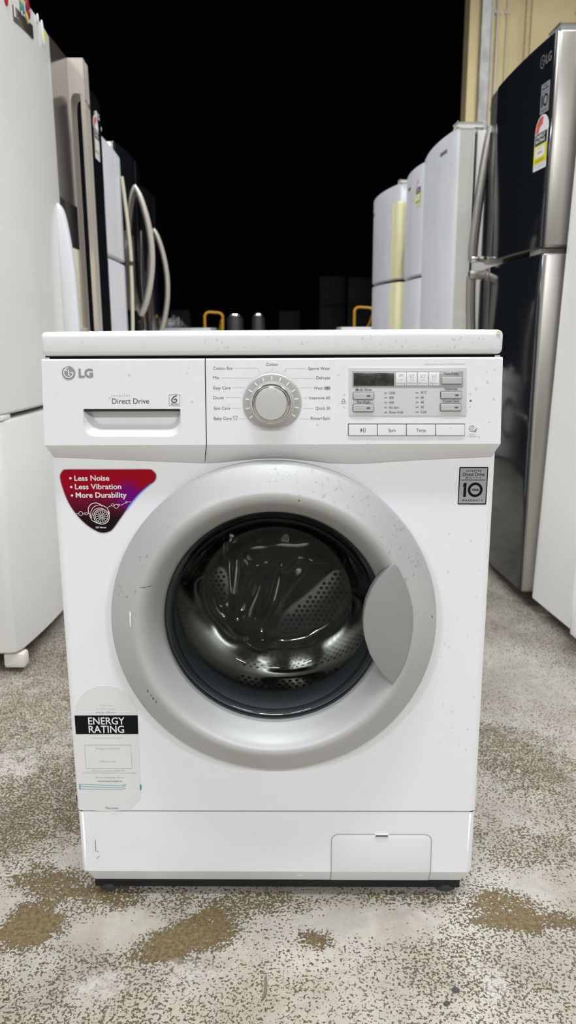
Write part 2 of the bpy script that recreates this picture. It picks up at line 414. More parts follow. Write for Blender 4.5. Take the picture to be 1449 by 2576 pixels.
# cabinet: wrapped steel sheet with a round hole in the front
def shell(mb, z0, z1, hw=.2985, y0=.006, y1=.57, top=False):
    pth = [(-hw, y1), (-hw, y0 + R_)] + [(-hw + R_ - R_ * math.cos(a), y0 + R_ - R_ * math.sin(a)) for a in (PI / 8, PI / 4, 3 * PI / 8)] + [(-hw + R_, y0)]
    pth2 = [(-x, y) for x, y in reversed(pth)]
    for P in (pth, pth2): mb.loft([[(x, y, z0) for x, y in P], [(x, y, z1) for x, y in P]], closed=False)
    mb.add([(-hw, y1, z0), (hw, y1, z0), (hw, y1, z1), (-hw, y1, z1)], [(0, 1, 2, 3)])
    return hw - R_
cb = MB(); hx = shell(cb, .1525, .818)
cab = cb.build('cabinet', 'enamel', WM)
MB().fill([(-hx, .1525), (hx, .1525), (hx, .75), (-hx, .75)], [circle(0, CZ, .204, 96)], -.006).build('front_panel', 'enamel', cab, smooth=0)
MB().box(-.296, .296, .0105, .03, .135, .165).build('lower_shade_frame', 'dark', WM)  # near-black strip gives the gap above the kick plate its shade
MB().box(-.296, .296, .01, .03, .806, .824).build('upper_shade_frame', 'dark', WM)  # near-black strip makes the shadow line in the gap under the lid
MB().box(-.283, .283, .0225, .54, .0085, .0225).build('under_shade_pan', 'dark', WM)  # near-black pan set forward, stands in for the deep shade under the washer
# lid
MB().box(-.2985, .2985, 0.0, .58, .8195, .8505, .007, 4).build('lid', 'plastic', WM)
MB().prism(circle(.2915, .8465, .0028, 10), .0, .0012, fm=FRONT).build('chip', 'pale_cream', WM, label='chipped yellowed corner of the lid')
# control panel + drawer front
edge_px = [(124, 1148.5), (300, 1156), (511, 1164), (547, 1163.3), (600, 1157), (645, 1153), (690, 1151.3), (735, 1153), (780, 1158), (826, 1163.8), (900, 1166), (1062, 1155.5), (1250, 1147.5)]
edge = [on_body(p, .004) for p in edge_px]
def zb(x):
    for (xa, za), (xb, zb_) in zip(edge, edge[1:]):
        if x <= xb: return za + (zb_ - za) * (max(x, xa) - xa) / (xb - xa)
    return edge[-1][1]
ZT, ZC = .8160, .7055
def panel(xa, xb, holes, name, m, slant_a=0.0, slant_b=0.0):
    mb = MB(); PF = lambda a, b, d: (a, yp(b) - d, b)
    mb.fill([(xa, ZC), (xb, ZC), (xb, ZT - .002), (xa, ZT - .002)], holes, 0, PF)
    n = 40; cols = []
    for k in range(n + 1):
        t = k / n; x = xa + (xb - xa) * t; sh = slant_a * (1 - t) + slant_b * t; z_ = zb(x + sh)
        cols.append([(x, yp(ZC), ZC), (x + sh * .1, yp(ZC) + .0012, ZC - .0022), (x + sh, .0030, z_ + .0008), (x + sh, .0042, z_), (x + sh, .03, z_)])
    mb.loft(cols, closed=False)
    mb.add([(xa, yp(ZT - .002), ZT - .002), (xb, yp(ZT - .002), ZT - .002), (xb, .002, ZT), (xa, .002, ZT), (xb, .005, ZT), (xa, .005, ZT)], [(0, 1, 2, 3), (3, 2, 4, 5)])
    for x, sh in ((xa, slant_a), (xb, slant_b)):
        z_ = zb(x + sh); mb.add([(x, .002, ZT), (x, yp(ZT - .002), ZT - .002), (x, yp(ZC), ZC), (x + sh, .0030, z_), (x + sh, .03, z_), (x, .03, ZC), (x, .005, ZT)], [(0, 1, 2, 3, 4, 5, 6)])
    return mb.build(name, m, WM, smooth=28)
PF = lambda a, b, d: (a, yp(b) - d, b)
c3 = crop(80, 820, 3.019); c4 = crop(500, 820, 3.6225); c5 = crop(840, 820, 3.15)
XS = on_panel((517.5, 1000))[0]
p3 = lambda x, y: on_panel(c3(x, y)); p4 = lambda x, y: on_panel(c4(x, y)); p5 = lambda x, y: on_panel(c5(x, y))
rim = fillet([p3(391, 629), p3(391, 841), p3(1131, 843), p3(1131, 629)], [.002, .018, .018, .002], 8)
sl = on_panel((511, 1120))[0] - on_panel((520, 1120))[0]
panel_l = panel(-.2985, XS - .0006, [rim], 'detergent_drawer', 'plastic', .0065, sl)
panel_r = panel(XS + .0006, .2985, [], 'control_panel', 'plastic', sl, -.0065)
# seam behind the drawer gap
MB().box(XS - .004, XS + .003, .003, .02, .69, .815).build('seam', 'dark', panel_l)
# recessed pull of the drawer
b1 = fillet([p3(394, 633), p3(397, 832), p3(1124, 834), p3(1127, 633)], [.002, .017, .017, .002], 8)
b2 = fillet([p3(400, 640), p3(470, 790), p3(1095, 792), p3(1116, 640)], [.002, .016, .016, .002], 8)
b3 = fillet([p3(404, 640), p3(495, 762), p3(1068, 764), p3(1112, 640)], [.002, .016, .016, .002], 8)
pk = MB().loft([[PF(a, b, 0) for a, b in rim], [PF(a, b, -.0012) for a, b in b1], [PF(a, b, -.010) for a, b in b2], [PF(a, b, -.016) for a, b in b3]])
pk.fill(b3, [], -.016, PF); pk.build('pull_recess', 'plastic', panel_l)
sa, sb = p3(394, 629), p3(1117, 648)
MB().prism([(sa[0], sb[1]), (sb[0], sb[1]), (sb[0], sa[1]), (sa[0], sa[1])], -.014, -.0004, fm=PF).build('pull_slot', 'dark', panel_l)
# maker's badge on the drawer
lg = MB(); cx, cz = p3(280, 354); r = .0147 * 51 / 51 * .58 * 1.55
rr = (p3(331, 354)[0] - p3(229, 354)[0]) / 2
lg.prism(circle(cx, cz, rr, 40), 0, .0009, .0003, PF, 0)
lg.prism([(x, z) for x, z in circle(cx, cz, rr * .92, 40)], .0009, .00095, 0, PF, 0)
arc = [(cx + rr * .70 * math.cos(a), cz + rr * .70 * math.sin(a)) for a in [PI / 2 + k * (3 * PI / 2) / 30 for k in range(31)]]
lg.line(arc + [(cx + rr * .22, cz)], rr * .13, PF, .00105, 1)
lg.line([(cx, cz + rr * .45), (cx, cz - rr * .38), (cx + rr * .26, cz - rr * .38)], rr * .14, PF, .00108, 1)
lg.fill(circle(cx - rr * .34, cz + rr * .34, rr * .12, 12), [], .00105, PF, 1)
a_, b_ = p3(357, 389), p3(464, 327)
for d in (.0002, .0006): lg.text('LG', a_[0], b_[0], a_[1], b_[1] - a_[1], PF, d, 0, .035)
lg.build('badge', ['logo', 'white_ink'], panel_l)
lt = MB()
def t3(mb, s_, x0, x1, base, cap, mi=0, bold=0.0):
    a, b = p3(x0, base), p3(x1, base); mb.text(s_, a[0], b[0], a[1], p3(x0, base - cap)[1] - a[1], PF, .0002, mi, bold)
t3(lt, 'I n v e r t e r', 608, 750, 538, 20, 1); t3(lt, 'Direct Drive', 610, 892, 591, 40, 0, .004)
q = [p3(1043, 523), p3(1043, 606), p3(1125, 606), p3(1125, 523)]
lt.line(q, .0006, PF, .0002, 0, True); t3(lt, 'MOTION', 1057, 1114, 599, 11, 0, .02)
sw = [p3(*p) for p in ((1102, 530), (1082, 537), (1068, 552), (1063, 568), (1074, 580), (1092, 578), (1101, 566), (1094, 556), (1078, 562))]
lt.line(spline(sw, 6, False), .0016, PF, .0002, 0)
lt.build('printed_lettering', ['ink', 'ink2'], panel_l)

# printed programme names
pl = MB()
def t4(s_, x0, x1, base, cap=27, bold=0.0):
    a, b = p4(x0, base), p4(x1, base); pl.text(s_, a[0], b[0], a[1], p4(x0, base - cap)[1] - a[1], PF, .0002, 0, bold)
for s_, x0, x1, ba in (('Cotton', 615, 720, 363), ('Cotton Eco', 133, 308, 399), ('Mix', 133, 188, 484), ('Easy Care', 134, 291, 578), ('Duvet', 135, 229, 667), ('Skin Care', 136, 286, 763),
                       ('Baby Care', 137, 299, 856), ('Sports Wear', 998, 1197, 401), ('Delicate', 1071, 1198, 485), ('Wool', 1049, 1128, 579), ('Intensive 60', 1007, 1198, 668), ('Quick 30', 1063, 1197, 763), ('Rinse+Spin', 1020, 1196, 855)):
    t4(s_, x0, x1, ba)
for L_ in (((323, 385), (538, 386), (564, 426)), ((668, 378), (668, 408)), ((983, 387), (798, 388), (775, 426)), ((205, 473), (485, 475)), ((858, 477), (1054, 477)), ((308, 562), (414, 562)), ((922, 563), (1033, 563)),
           ((245, 650), (386, 650)), ((957, 653), (994, 653)), ((300, 750), (386, 750)), ((953, 752), (1048, 752)), ((371, 845), (419, 845)), ((920, 846), (1007, 846))):
    pl.line([p4(*p) for p in L_], .00032, PF, .0002, 1)
# little shirt and wool-ball symbols, child lock, star, brackets, diagnosis symbol
pl.line([p4(*p) for p in ((312, 826), (326, 820), (334, 826), (342, 820), (356, 826), (350, 838), (344, 836), (348, 858), (334, 850), (322, 858), (326, 836), (316, 838))], .0005, PF, .0002, 0, True)
for bx in (1160, 1183):
    pl.line([p4(bx + 15 * math.cos(a), 567 + 14 * math.sin(a)) for a in [2 * PI * k / 16 for k in range(16)]], .0005, PF, .0002, 0, True)
    for o in (-6, 0, 6): pl.line([p4(bx - 10, 567 + o), p4(bx + 10, 567 + o - 5)], .0004, PF, .0002, 0)
def t5(mb, s_, x0, x1, base, cap, mi=0, bold=0.0, d=.0002):
    a, b = p5(x0, base), p5(x1, base); mb.text(s_, a[0], b[0], a[1], p5(x0, base - cap)[1] - a[1], PF, d, mi, bold)
pl.line([p5(*p) for p in ((58, 597), (58, 614), (93, 614), (93, 597), (84, 602), (67, 602))], .0005, PF, .0002, 0, True)
pl.line(spline([p5(*p) for p in ((68, 600), (68, 585), (76, 577), (84, 585), (84, 600))], 4, False), .0005, PF, .0002, 0)
for L_ in (((76, 557), (77, 545), (93, 543)), ((76, 634), (77, 647), (93, 649)), ((1068, 538), (1083, 539), (1084, 553)), ((1066, 645), (1081, 643), (1082, 630))): pl.line([p5(*p) for p in L_], .0005, PF, .0002, 1)
for k in range(3):
    a = PI / 2 + k * PI / 3; pl.line([p5(1083 - 11 * math.cos(a), 593 - 11 * math.sin(a)), p5(1083 + 11 * math.cos(a), 593 + 11 * math.sin(a))], .0006, PF, .0002, 0)
t5(pl, '* Press & Hold 3 sec. for Tub Clean Function', 718, 1040, 308, 11, 1)
pl.line([p5(1095 + 23 * math.cos(a), 814 - 23 * math.sin(a)) for a in [.5 + 5.2 * k / 24 for k in range(25)]], .0006, PF, .0002, 0)
pl.line([p5(*p) for p in ((1090, 803), (1100, 803), (1100, 809), (1106, 809), (1106, 819), (1100, 819), (1100, 826), (1090, 826), (1090, 819), (1084, 819), (1084, 809), (1090, 809))], .0005, PF, .0002, 0, True)
pl.line([p5(*p) for p in ((1128, 808), (1135, 812), (1120, 840), (1112, 842), (1110, 836), (1122, 828))], .0006, PF, .0002, 0, True)
t5(pl, 'Smart', 1073, 1120, 865, 12, 1); t5(pl, 'Diagnosis', 1056, 1136, 880, 12, 1)
pl.build('printed_lettering', ['ink', 'ink2'], panel_r)

# programme dial
dx, dz = p4(668.5, 702); dr = (p4(936, 702)[0] - p4(402, 702)[0]) / 2
LATH = lambda prof, c: [(r, yp(c[1]) - d) for r, d in prof]
dl = MB().lathe(LATH([(dr, 0), (dr, .002), (dr - .0012, .0032), (dr * .74, .0042), (dr * .70, .0042)], (dx, dz)), (dx, dz), 96)
for k in range(180):
    a = 2 * PI * k / 180; dl.line([(dx + dr * r_ * math.cos(a), dz + dr * r_ * math.sin(a)) for r_ in (.76, .965)], .00022, lambda a_, b_, d: (a_, yp(dz) - d, b_), .0044, 1)
dial = dl.build('dial_base', ['dial', 'logo'], panel_r)
tk = MB()
for px, py in ((590, 487), (668, 475), (745, 483), (523, 527), (816, 525), (475, 590), (866, 587), (450, 665), (890, 663), (450, 746), (895, 741), (480, 822), (870, 816)):
    a = math.atan2(-(py - 702), px - 668); tk.line([(dx + dr * r_ * math.cos(a), dz + dr * r_ * math.sin(a)) for r_ in (.78, .91)], .0017, lambda a_, b_, d: (a_, yp(dz) - d, b_), .0047)
tk.build('tick_marks', 'tick', panel_r)
kc = p4(665, 700)
kr = (p4(856, 700)[0] - p4(482, 700)[0]) / 2
MB().lathe(LATH([(kr * 1.02, .003), (kr * 1.0, .008), (kr * .965, .0135), (kr * .93, .0145), (kr * .86, .0125)], kc), kc, 72).build('knob_ring', 'chrome', panel_r)
MB().lathe(LATH([(kr * .89, .012), (kr * .875, .021), (kr * .85, .0235), (kr * .80, .0245), (kr * .76, .0238)], kc), kc, 72).build('knob_collar', 'chrome', panel_r)
MB().lathe(LATH([(kr * .76, .0235), (kr * .73, .0262), (kr * .4, .0270), (.0002, .0272)], kc), kc, 72).build('knob_cap', 'dial', panel_r)

# display and buttons
def rect5(x0, x1, y0, y1): return [p5(x0, y1), p5(x1, y1), p5(x1, y0), p5(x0, y0)]
MB().prism(fillet(rect5(117, 1050, 325, 715), .0015, 3), -.001, .0009, .0004, PF).build('display_plate', 'plate', panel_r)
MB().prism(fillet(rect5(143, 1022, 352, 485), .001, 3), .0008, .0016, .0003, PF).build('display_strip', 'strip', panel_r)
lc = MB().prism(rect5(155, 475, 372, 475), .0014, .0021, .0002, PF)
lc.build('screen', 'lcd', panel_r)
def button(x0, x1, y0, y1, m='silver', led=False, name='push_button'):
    o = fillet(rect5(x0, x1, y0, y1), .0012, 3)
    MB().prism(inset(o, -.0006), .0008, .0012, 0, PF).build('button_surround', 'ink', panel_r)
    b = MB().prism(o, .001, .0042, .0008, PF)
    bo = b.build(name, m, panel_r)
    if led: MB().prism(rect5(x1 - 54, x1 - 28, (y0 + y1) / 2 - 6, (y0 + y1) / 2 + 5), .0041, .0046, 0, PF).build('indicator', 'ink', bo)
for x0, x1, s_ in ((490, 572, 'Detecting'), (577, 655, 'Wash'), (664, 743, 'Rinse'), (752, 832, 'Spin')):
    cell = MB().prism(rect5(x0, x1, 367, 470), .0014, .0020, .0002, PF); ce = cell.build('stage_window', 'paper', panel_r)
    ic = MB(); mx_ = (x0 + x1) / 2
    t5(ic, s_, x0 + 6, x1 - 8, 460, 17, 0, 0, .0023)
    for o in (-10, 0, 10): ic.fill([p5(mx_ + o - 3, 428), p5(mx_ + o + 3, 428), p5(mx_ + o + 3, 424), p5(mx_ + o - 3, 424)], [], .0023, PF)
    ic.line([p5(mx_ + 15 * math.cos(a), 394 - 13 * math.sin(a)) for a in [-.4 + 4.0 * k / 12 for k in range(13)]] if s_ == 'Detecting' else [p5(mx_ - 17, 380), p5(mx_ - 12, 408), p5(mx_ + 12, 408), p5(mx_ + 17, 380)], .0005, PF, .0023, 0)
    ic.line([p5(mx_ - 10, 400), p5(mx_ + 6, 384)], .0005, PF, .0023, 0)
    ic.build('symbol', 'ink2', ce)
button(852, 1010, 403, 458); button(152, 313, 525, 580, led=True); button(150, 312, 620, 676, led=True); button(845, 1010, 518, 573, led=True); button(842, 1006, 616, 670, led=True)
dt = MB()
for s_, x0, x1, ba in (('Time Delay', 870, 987, 387), ('Medic Rinse', 172, 298, 513), ('Pre Wash', 184, 284, 611), ('Intensive', 880, 977, 505), ('Crease Care', 862, 990, 604)):
    t5(dt, s_, x0, x1, ba, 19, 0, .006, .0019)
for x0, xe, ys, names in ((398, 438, (530, 568, 606, 645, 683), (('1200', 485), ('800', 474), ('400', 474), ('No Spin', 513), ('Rinse Hold', 546))), (647, 687, (528, 566, 604, 642, 680), (('95°C', 733), ('60', 711), ('40', 711), ('30', 711), ('Cold', 730)))):
    for y, (s_, x1) in zip(ys, names):
        dt.fill(rect5(x0, x0 + 23, y - 4, y + 4), [], .0012, PF, 1); t5(dt, s_, xe, x1, y + 9, 19, 0, .004, .0012)
dt.build('display_lettering', ['ink', 'logo'], panel_r)
o = rect5(111, 1038, 773, 869); MB().prism(o, -.001, .0004, 0, PF).build('button_well', 'ink', panel_r)
for x0, x1, s_ in ((116, 340, 'play'), (345, 570, 'Spin'), (575, 801, 'Temp.'), (806, 1034, '')):
    bo = MB().prism(fillet(rect5(x0, x1, 780, 866), .0008, 2), 0, .0026, .0007, PF).build('key', 'plastic', panel_r)
    kt = MB()
    if s_ == 'play':
        kt.fill([p5(210, 843), p5(226, 824), p5(210, 805)], [], .0028, PF)
        for x in (233, 246): kt.fill(rect5(x - 2, x + 2, 806, 842), [], .0028, PF)
    elif s_: t5(kt, s_, 430 if s_ == 'Spin' else 650, 487 if s_ == 'Spin' else 732, 837, 25, 0, 0, .0028)
    else: kt.fill([p5(918, 804), p5(922, 804), p5(922, 800), p5(918, 800)], [], .0028, PF)
    kt.build('key_lettering', 'ink', bo)

# door: ring, glass bowl, handle; then gasket and drum
dr_ = MB().lathe([(.203, .0065), (.2225, .0062), (.2245, .002), (.2248, -.010), (.2238, -.0155), (.2205, -.0190), (.207, -.0285), (.195, -.0370), (.189, -.0405), (.1835, -.0418), (.178, -.0395), (.171, -.0315), (.164, -.0195), (.158, -.0080), (.1535, .0), (.151, .010)], (0, CZ), 160)
ring = dr_.build('door', 'silver', WM, smooth=60)
GP = [(.1528, -.0015), (.1510, -.0052), (.1475, -.0058), (.1445, -.0030), (.1425, .0005), (.1400, -.0010), (.1375, .0030), (.1350, .014), (.1318, .034), (.1270, .058), (.1225, .074), (.116, .083), (.104, .088), (.07, .0915), (.035, .093), (.0004, .0935)]
MB().lathe(GP, (0, CZ), 128).build('door_glass', 'glass', ring, smooth=50)
for r0, y0 in ((.1522, .0022), (.1418, .0030)): MB().lathe([(r0 + .0011, y0 - .0011), (r0, y0 - .0020), (r0 - .0011, y0 - .0011), (r0 - .0013, y0 + .004), (r0 + .0013, y0 + .004), (r0 + .0011, y0 - .0011)], (0, CZ), 96).build('glass_seal', 'rubber', ring, smooth=60)
c6 = crop(880, 1380, 6.0375)
lens = [(675, 203), (560, 320), (430, 460), (330, 620), (250, 800), (215, 950), (200, 1100), (205, 1250), (235, 1400), (300, 1600), (400, 1780), (500, 1920), (600, 2030), (645, 2075), (740, 1950), (820, 1800), (880, 1640), (925, 1440), (955, 1250), (965, 1020), (950, 860), (905, 680), (840, 500), (755, 320)]
lens = [on_body(c6(*p), -.0425) for p in lens]
MB().prism(lens, .0235, .0435, .0018, FRONT).build('door_handle', 'silver2', ring, smooth=50)
MB().lathe([(.158, .006), (.1535, .012), (.1500, .020), (.1455, .030), (.1440, .060), (.1465, .078), (.156, .088), (.175, .094), (.20, .10)], (0, CZ), 96).build('door_gasket', 'gasket', WM, smooth=60)
# drum: steel cylinder with a pressed back wall, perforated panels and lifters
DRr = .236
dm = MB().lathe([(.160, .100), (.166, .098), (.20, .104), (.228, .112), (DRr, .122), (DRr, .33)], (0, CZ), 96)
for iy in range(13):
    for it in range(118):
        y = .150 + iy * .0125; th = (it + .5 * (iy % 2)) * 2 * PI / 118
        if (th + .35) % (2 * PI / 3) < .55: continue
        ct, st = math.cos(th), math.sin(th); rr_ = DRr - .0006; P = []
        for k in range(8):
            a = 2 * PI * k / 8; e1, e2 = .0032 * math.cos(a), .0032 * math.sin(a)
            P.append((ct * rr_ - st * e1, y + e2, CZ + st * rr_ + ct * e1))
        dm.add(P, [tuple(range(8))], 1)
drum = dm.build('drum', ['drum', 'dark'], WM, smooth=50, recalc=False)
cg = crop(400, 1270, 2.5875)
bb = lambda x, y: on_body(cg(x, y), .30)
def seg_d(p, L_):
    best = 9.0
    for a, b in zip(L_, L_[1:]):
        ax, az = a; vx, vz = b[0] - ax, b[1] - az; t = max(0, min(1, ((p[0] - ax) * vx + (p[1] - az) * vz) / (vx * vx + vz * vz))); best = min(best, math.hypot(p[0] - ax - t * vx, p[1] - az - t * vz))
    return best
ridges = [([bb(*p) for p in ((640, 400), (590, 520), (545, 680), (500, 830))], .020, .013), ([bb(*p) for p in ((800, 390), (770, 500), (720, 640), (660, 760), (650, 880))], .034, .013),
          ([bb(*p) for p in ((1000, 370), (900, 480), (800, 620), (740, 760))], .016, .012), ([bb(*p) for p in ((690, 860), (800, 890), (960, 870), (1100, 790), (1190, 680))], .026, .010),
          ([bb(*p) for p in ((330, 560), (370, 700), (440, 770), (500, 740))], .020, .010), ([bb(*p) for p in ((460, 240), (450, 430), (455, 600))], .010, .006), ([bb(*p) for p in ((600, 380), (800, 350), (960, 340), (1120, 385))], .020, .010)]
zf = bb(800, 370)[1]
def back_h(x, z):
    y = .325 - .10 * max(0, .05 - abs(x - .02)) - .45 * max(0, z - zf)
    for L_, am, sg in ridges:
        d = seg_d((x, z), L_)
        if d < 4 * sg: y -= am * math.exp(-(d / sg) ** 2 / 2)
    return y
bkm = MB(); rings = []
for i in range(61):
    r = .0004 + (DRr + .001) * i / 60
    rings.append([(r * math.cos(a), (back_h(r * math.cos(a), CZ + r * math.sin(a)) if i < 58 else .325), CZ + r * math.sin(a)) for a in [2 * PI * k / 120 for k in range(120)]])
bkm.loft(rings); bkm.build('drum_back', 'drum', WM, smooth=80, recalc=False)
def perforated(poly, sp):
    ol = spline([bb(*p) for p in poly], 4); mb = MB(); PB = lambda a, b, d: (a, .296 - d - .3 * max(0, b - zf), b)
    mb.prism(ol, -.012, .002, .002, PB)
    inn = inset(ol, .006)
    def inside(x, z):
        c = False
        for k in range(len(inn)):
            (xa, za), (xb, zb_) = inn[k - 1], inn[k]
            if (za > z) != (zb_ > z) and x < (xb - xa) * (z - za) / (zb_ - za) + xa: c = not c
        return c
    x0, x1 = min(p[0] for p in ol), max(p[0] for p in ol); z0, z1 = min(p[1] for p in ol), max(p[1] for p in ol)
    for i in range(40):
        for k in range(40):
            x, z = x0 + (k + .5 * (i % 2)) * sp, z0 + i * sp * .87
            if x < x1 and z < z1 and inside(x, z): mb.fill(circle(x, z, sp * .34, 10), [], .0026, PB, 1)
    return mb.build('perforated_panel', ['steel', 'dark'], WM, smooth=40)
perforated([(772, 770), (830, 680), (1000, 540), (1130, 425), (1215, 440), (1245, 600), (1150, 740), (1010, 795), (880, 825), (800, 815)], .0098)
perforated([(330, 440), (395, 395), (448, 450), (455, 600), (410, 650), (350, 600), (310, 520)], .0090)

# kick plate with filter cover
kp = MB(); hx = shell(kp, .048, .1505, .2975)
P0 = [(-.2975, .57), (-.2975, .015), (-.2885, .006), (.2885, .006), (.2975, .015), (.2975, .57)]; P1 = [(-.289, .57), (-.289, .027), (-.281, .019), (.281, .019), (.289, .027), (.289, .57)]
kp.loft([[(x, y, .048) for x, y in P0], [(x, y, .024) for x, y in P1], [(x * .9, y + .02, .023) for x, y in P1]], closed=False)
kp.add([(-.2975, .015, .1505), (-.2885, .006, .1505), (.2885, .006, .1505), (.2975, .015, .1505), (.29, .05, .1505), (-.29, .05, .1505)], [(0, 1, 2, 3, 4, 5)])
kick = kp.build('kick_plate', 'enamel', WM, smooth=25)
MB().fill([(-hx, .048), (hx, .048), (hx, .1505), (-hx, .1505)], [], -.006).build('kick_front', 'enamel', kick, smooth=0)
bk = lambda p: on_body(p, .006)
fa, fb = bk((834, 2098)), bk((1087, 2194)); f2 = bk((1086, 2098))
fo = fillet([(fa[0], .048), (f2[0], .048), (f2[0], fa[1]), (fa[0], fa[1])], [.0, .0, .0125, .0125], 6)
fc = MB().prism(fo, -.0062, -.0052, .0004, FRONT)
fc.add([(fa[0], .0052, .048), (f2[0], .0052, .048), (f2[0], .0180, .0242), (fa[0], .0180, .0242)], [(0, 1, 2, 3)])
flt = fc.build('filter_cover', 'enamel', WM)
gl = [fo[-1]] + []
path = [(fa[0], .048)] + [p for p in reversed(fo[2:])] + [(f2[0], .048)]
gv = MB().line(path, .0013, FRONT, -.0050)
for x in (fa[0], f2[0]): gv.add([(x - .0006, .0050, .048), (x + .0006, .0050, .048), (x + .0006, .0178, .0242), (x - .0006, .0178, .0242)], [(0, 1, 2, 3)])
gv.build('cover_gap_shade', 'groove_shade', flt)  # flat grey line paints the shade of the gap around the cover
la, lb = bk((943, 2107)), bk((977, 2097))
MB().box(la[0], lb[0], .0035, .008, la[1], lb[1], .0008).build('cover_latch', 'plastic', flt)
MB().box(la[0] + .001, lb[0] - .001, .0030, .0050, la[1] + .0035, lb[1] - .0012).build('latch_notch', 'ink', flt)
for fx in (-.262, .262):
    for fy in (.040, .555): MB().cyl(fx, fy, 0, .012, .019, 24, bev=.002).cyl(fx, fy, .010, .032, .012, 16).build('foot', 'footr', WM)

# stickers on the front
c7 = crop(130, 1150, 4.9966)
B = lambda c, Y=.0055: (lambda x, y: on_body(c(x, y), Y))
b7 = B(c7); BF = lambda a, b, d: (a, .0058 - d, b)
outl = spline([b7(*p) for p in ((185, 159), (500, 158), (900, 157), (1215, 157), (1270, 175), (1305, 215), (1308, 260), (1285, 305), (1225, 350), (1100, 455), (980, 600), (860, 770), (770, 895), (720, 932), (645, 947), (565, 925), (430, 838), (300, 700), (200, 540), (130, 350), (109, 250), (118, 206), (140, 177))], 5)
rl = MB().prism(inset(outl, -.0011), -.001, .0003, .0002, BF, 1)
rl.fill(outl, [], .0005, BF, 0)
def t7(s_, x0, x1, base, cap, bold=0.0):
    a, b = b7(x0, base), b7(x1, base); rl.text(s_, a[0], b[0], a[1], b7(x0, base - cap)[1] - a[1], BF, .0007, 2, bold)
t7('Less Noise', 287, 727, 295, 64, .022); t7('Less Vibration', 295, 878, 402, 64, .022); t7('More Durability', 305, 945, 508, 64, .022); t7('DD Motor', 556, 690, 893, 20, .02)
for p in ((237, 265), (247, 374), (257, 481)): q = b7(*p); rl.fill(circle(*q, .0017, 14), [], .0007, BF, 2)
k7 = (b7(700, 600)[0] - b7(600, 600)[0]) / 100
def ci(x, y, r, w, n=32, a0=0, a1=2 * PI):
    q = b7(x, y)
    if a1 - a0 > 6.2: rl.line(circle(q[0], q[1], r * k7, n), w * k7, BF, .0007, 2, True)
    else: rl.line([(q[0] + r * k7 * math.cos(a0 + (a1 - a0) * k / n), q[1] + r * k7 * math.sin(a0 + (a1 - a0) * k / n)) for k in range(n + 1)], w * k7, BF, .0007, 2)
ci(628, 747, 97, 9); ci(628, 747, 78, 6); ci(628, 747, 22, 6); ci(628, 747, 12, 4)
for k in range(14):
    a = 2 * PI * k / 14; q = b7(628, 747); rl.line([(q[0] + r_ * k7 * math.cos(a), q[1] + r_ * k7 * math.sin(a)) for r_ in (32, 70)], 7 * k7, BF, .0007, 2)
ci(556, 668, 96, 9, 24, .55, 4.1); ci(610, 715, 118, 7, 24, .1, 3.6); ci(606, 728, 92, 6, 24, 1.0, 3.2); rl.line([b7(478, 735), b7(505, 790), b7(560, 825), b7(620, 835)], 8 * k7, BF, .0007, 2); rl.line([b7(630, 600), b7(700, 640), b7(728, 720)], 8 * k7, BF, .0007, 2)
for x, y, r_ in ((366, 708, 25), (412, 709, 10), (438, 710, 15), (768, 600, 16), (812, 617, 26), (843, 602, 12), (938, 566, 10)): ci(x, y, r_, 5, 18)
for L_ in (((292, 713), (341, 711)), ((453, 710), (480, 712)), ((697, 640), (722, 620), (752, 610)), ((855, 603), (885, 598), (928, 574)), ((948, 563), (1000, 562))): rl.line([b7(*p) for p in L_], 5 * k7, BF, .0007, 2)
rl.line(spline([b7(*p) for p in ((1250, 333), (1105, 458), (985, 600), (940, 665))], 6, False), .0016, BF, .0007, 3)
rl.build('feature_sticker', ['redlabel', 'label_grey', 'white_ink', 'blue'], WM, smooth=0, label='dark red rounded triangle sticker with white lettering')
# ten year warranty sticker
c8 = crop(1130, 1150, 11.146); b8 = B(c8)
tw = MB().prism(fillet([b8(238, 1328), b8(1036, 1328), b8(1100, 277), b8(290, 277)], .0012, 3), -.001, .0003, .0001, BF, 1)
tw.fill([b8(262, 1295), b8(1008, 1295), b8(1070, 312), b8(316, 312)], [], .0005, BF, 0)
def t8(s_, x0, x1, base, cap, bold=0.0):
    a, b = b8(x0, base), b8(x1, base); tw.text(s_, a[0], b[0], a[1], b8(x0, base - cap)[1] - a[1], BF, .0007, 1, bold)
t8('I N V E R T E R', 476, 905, 410, 48, .02); t8('Direct Drive', 380, 988, 528, 92, .012); t8('M  O  T  O  R', 470, 888, 600, 42, .006); t8('YEAR', 625, 832, 945, 56, .04); t8('W A R R A N T Y', 352, 930, 1236, 52, .015)
tw.line([b8(335, 640), b8(1010, 640)], .0007, BF, .0007, 1)
tw.fill([b8(388, 1113), b8(466, 1113), b8(488, 722), b8(412, 722), b8(380, 822), b8(406, 822)], [], .0007, BF, 1)
q = b8(728, 915); k8 = b8(828, 915)[0] - b8(728, 915)[0]
tw.line(circle(*q, 1.72 * k8, 48), .72 * k8, BF, .0007, 1, True)
tw.build('warranty_sticker', ['label_grey', 'inkdark'], WM, smooth=0, label='small silver and black ten year warranty sticker')
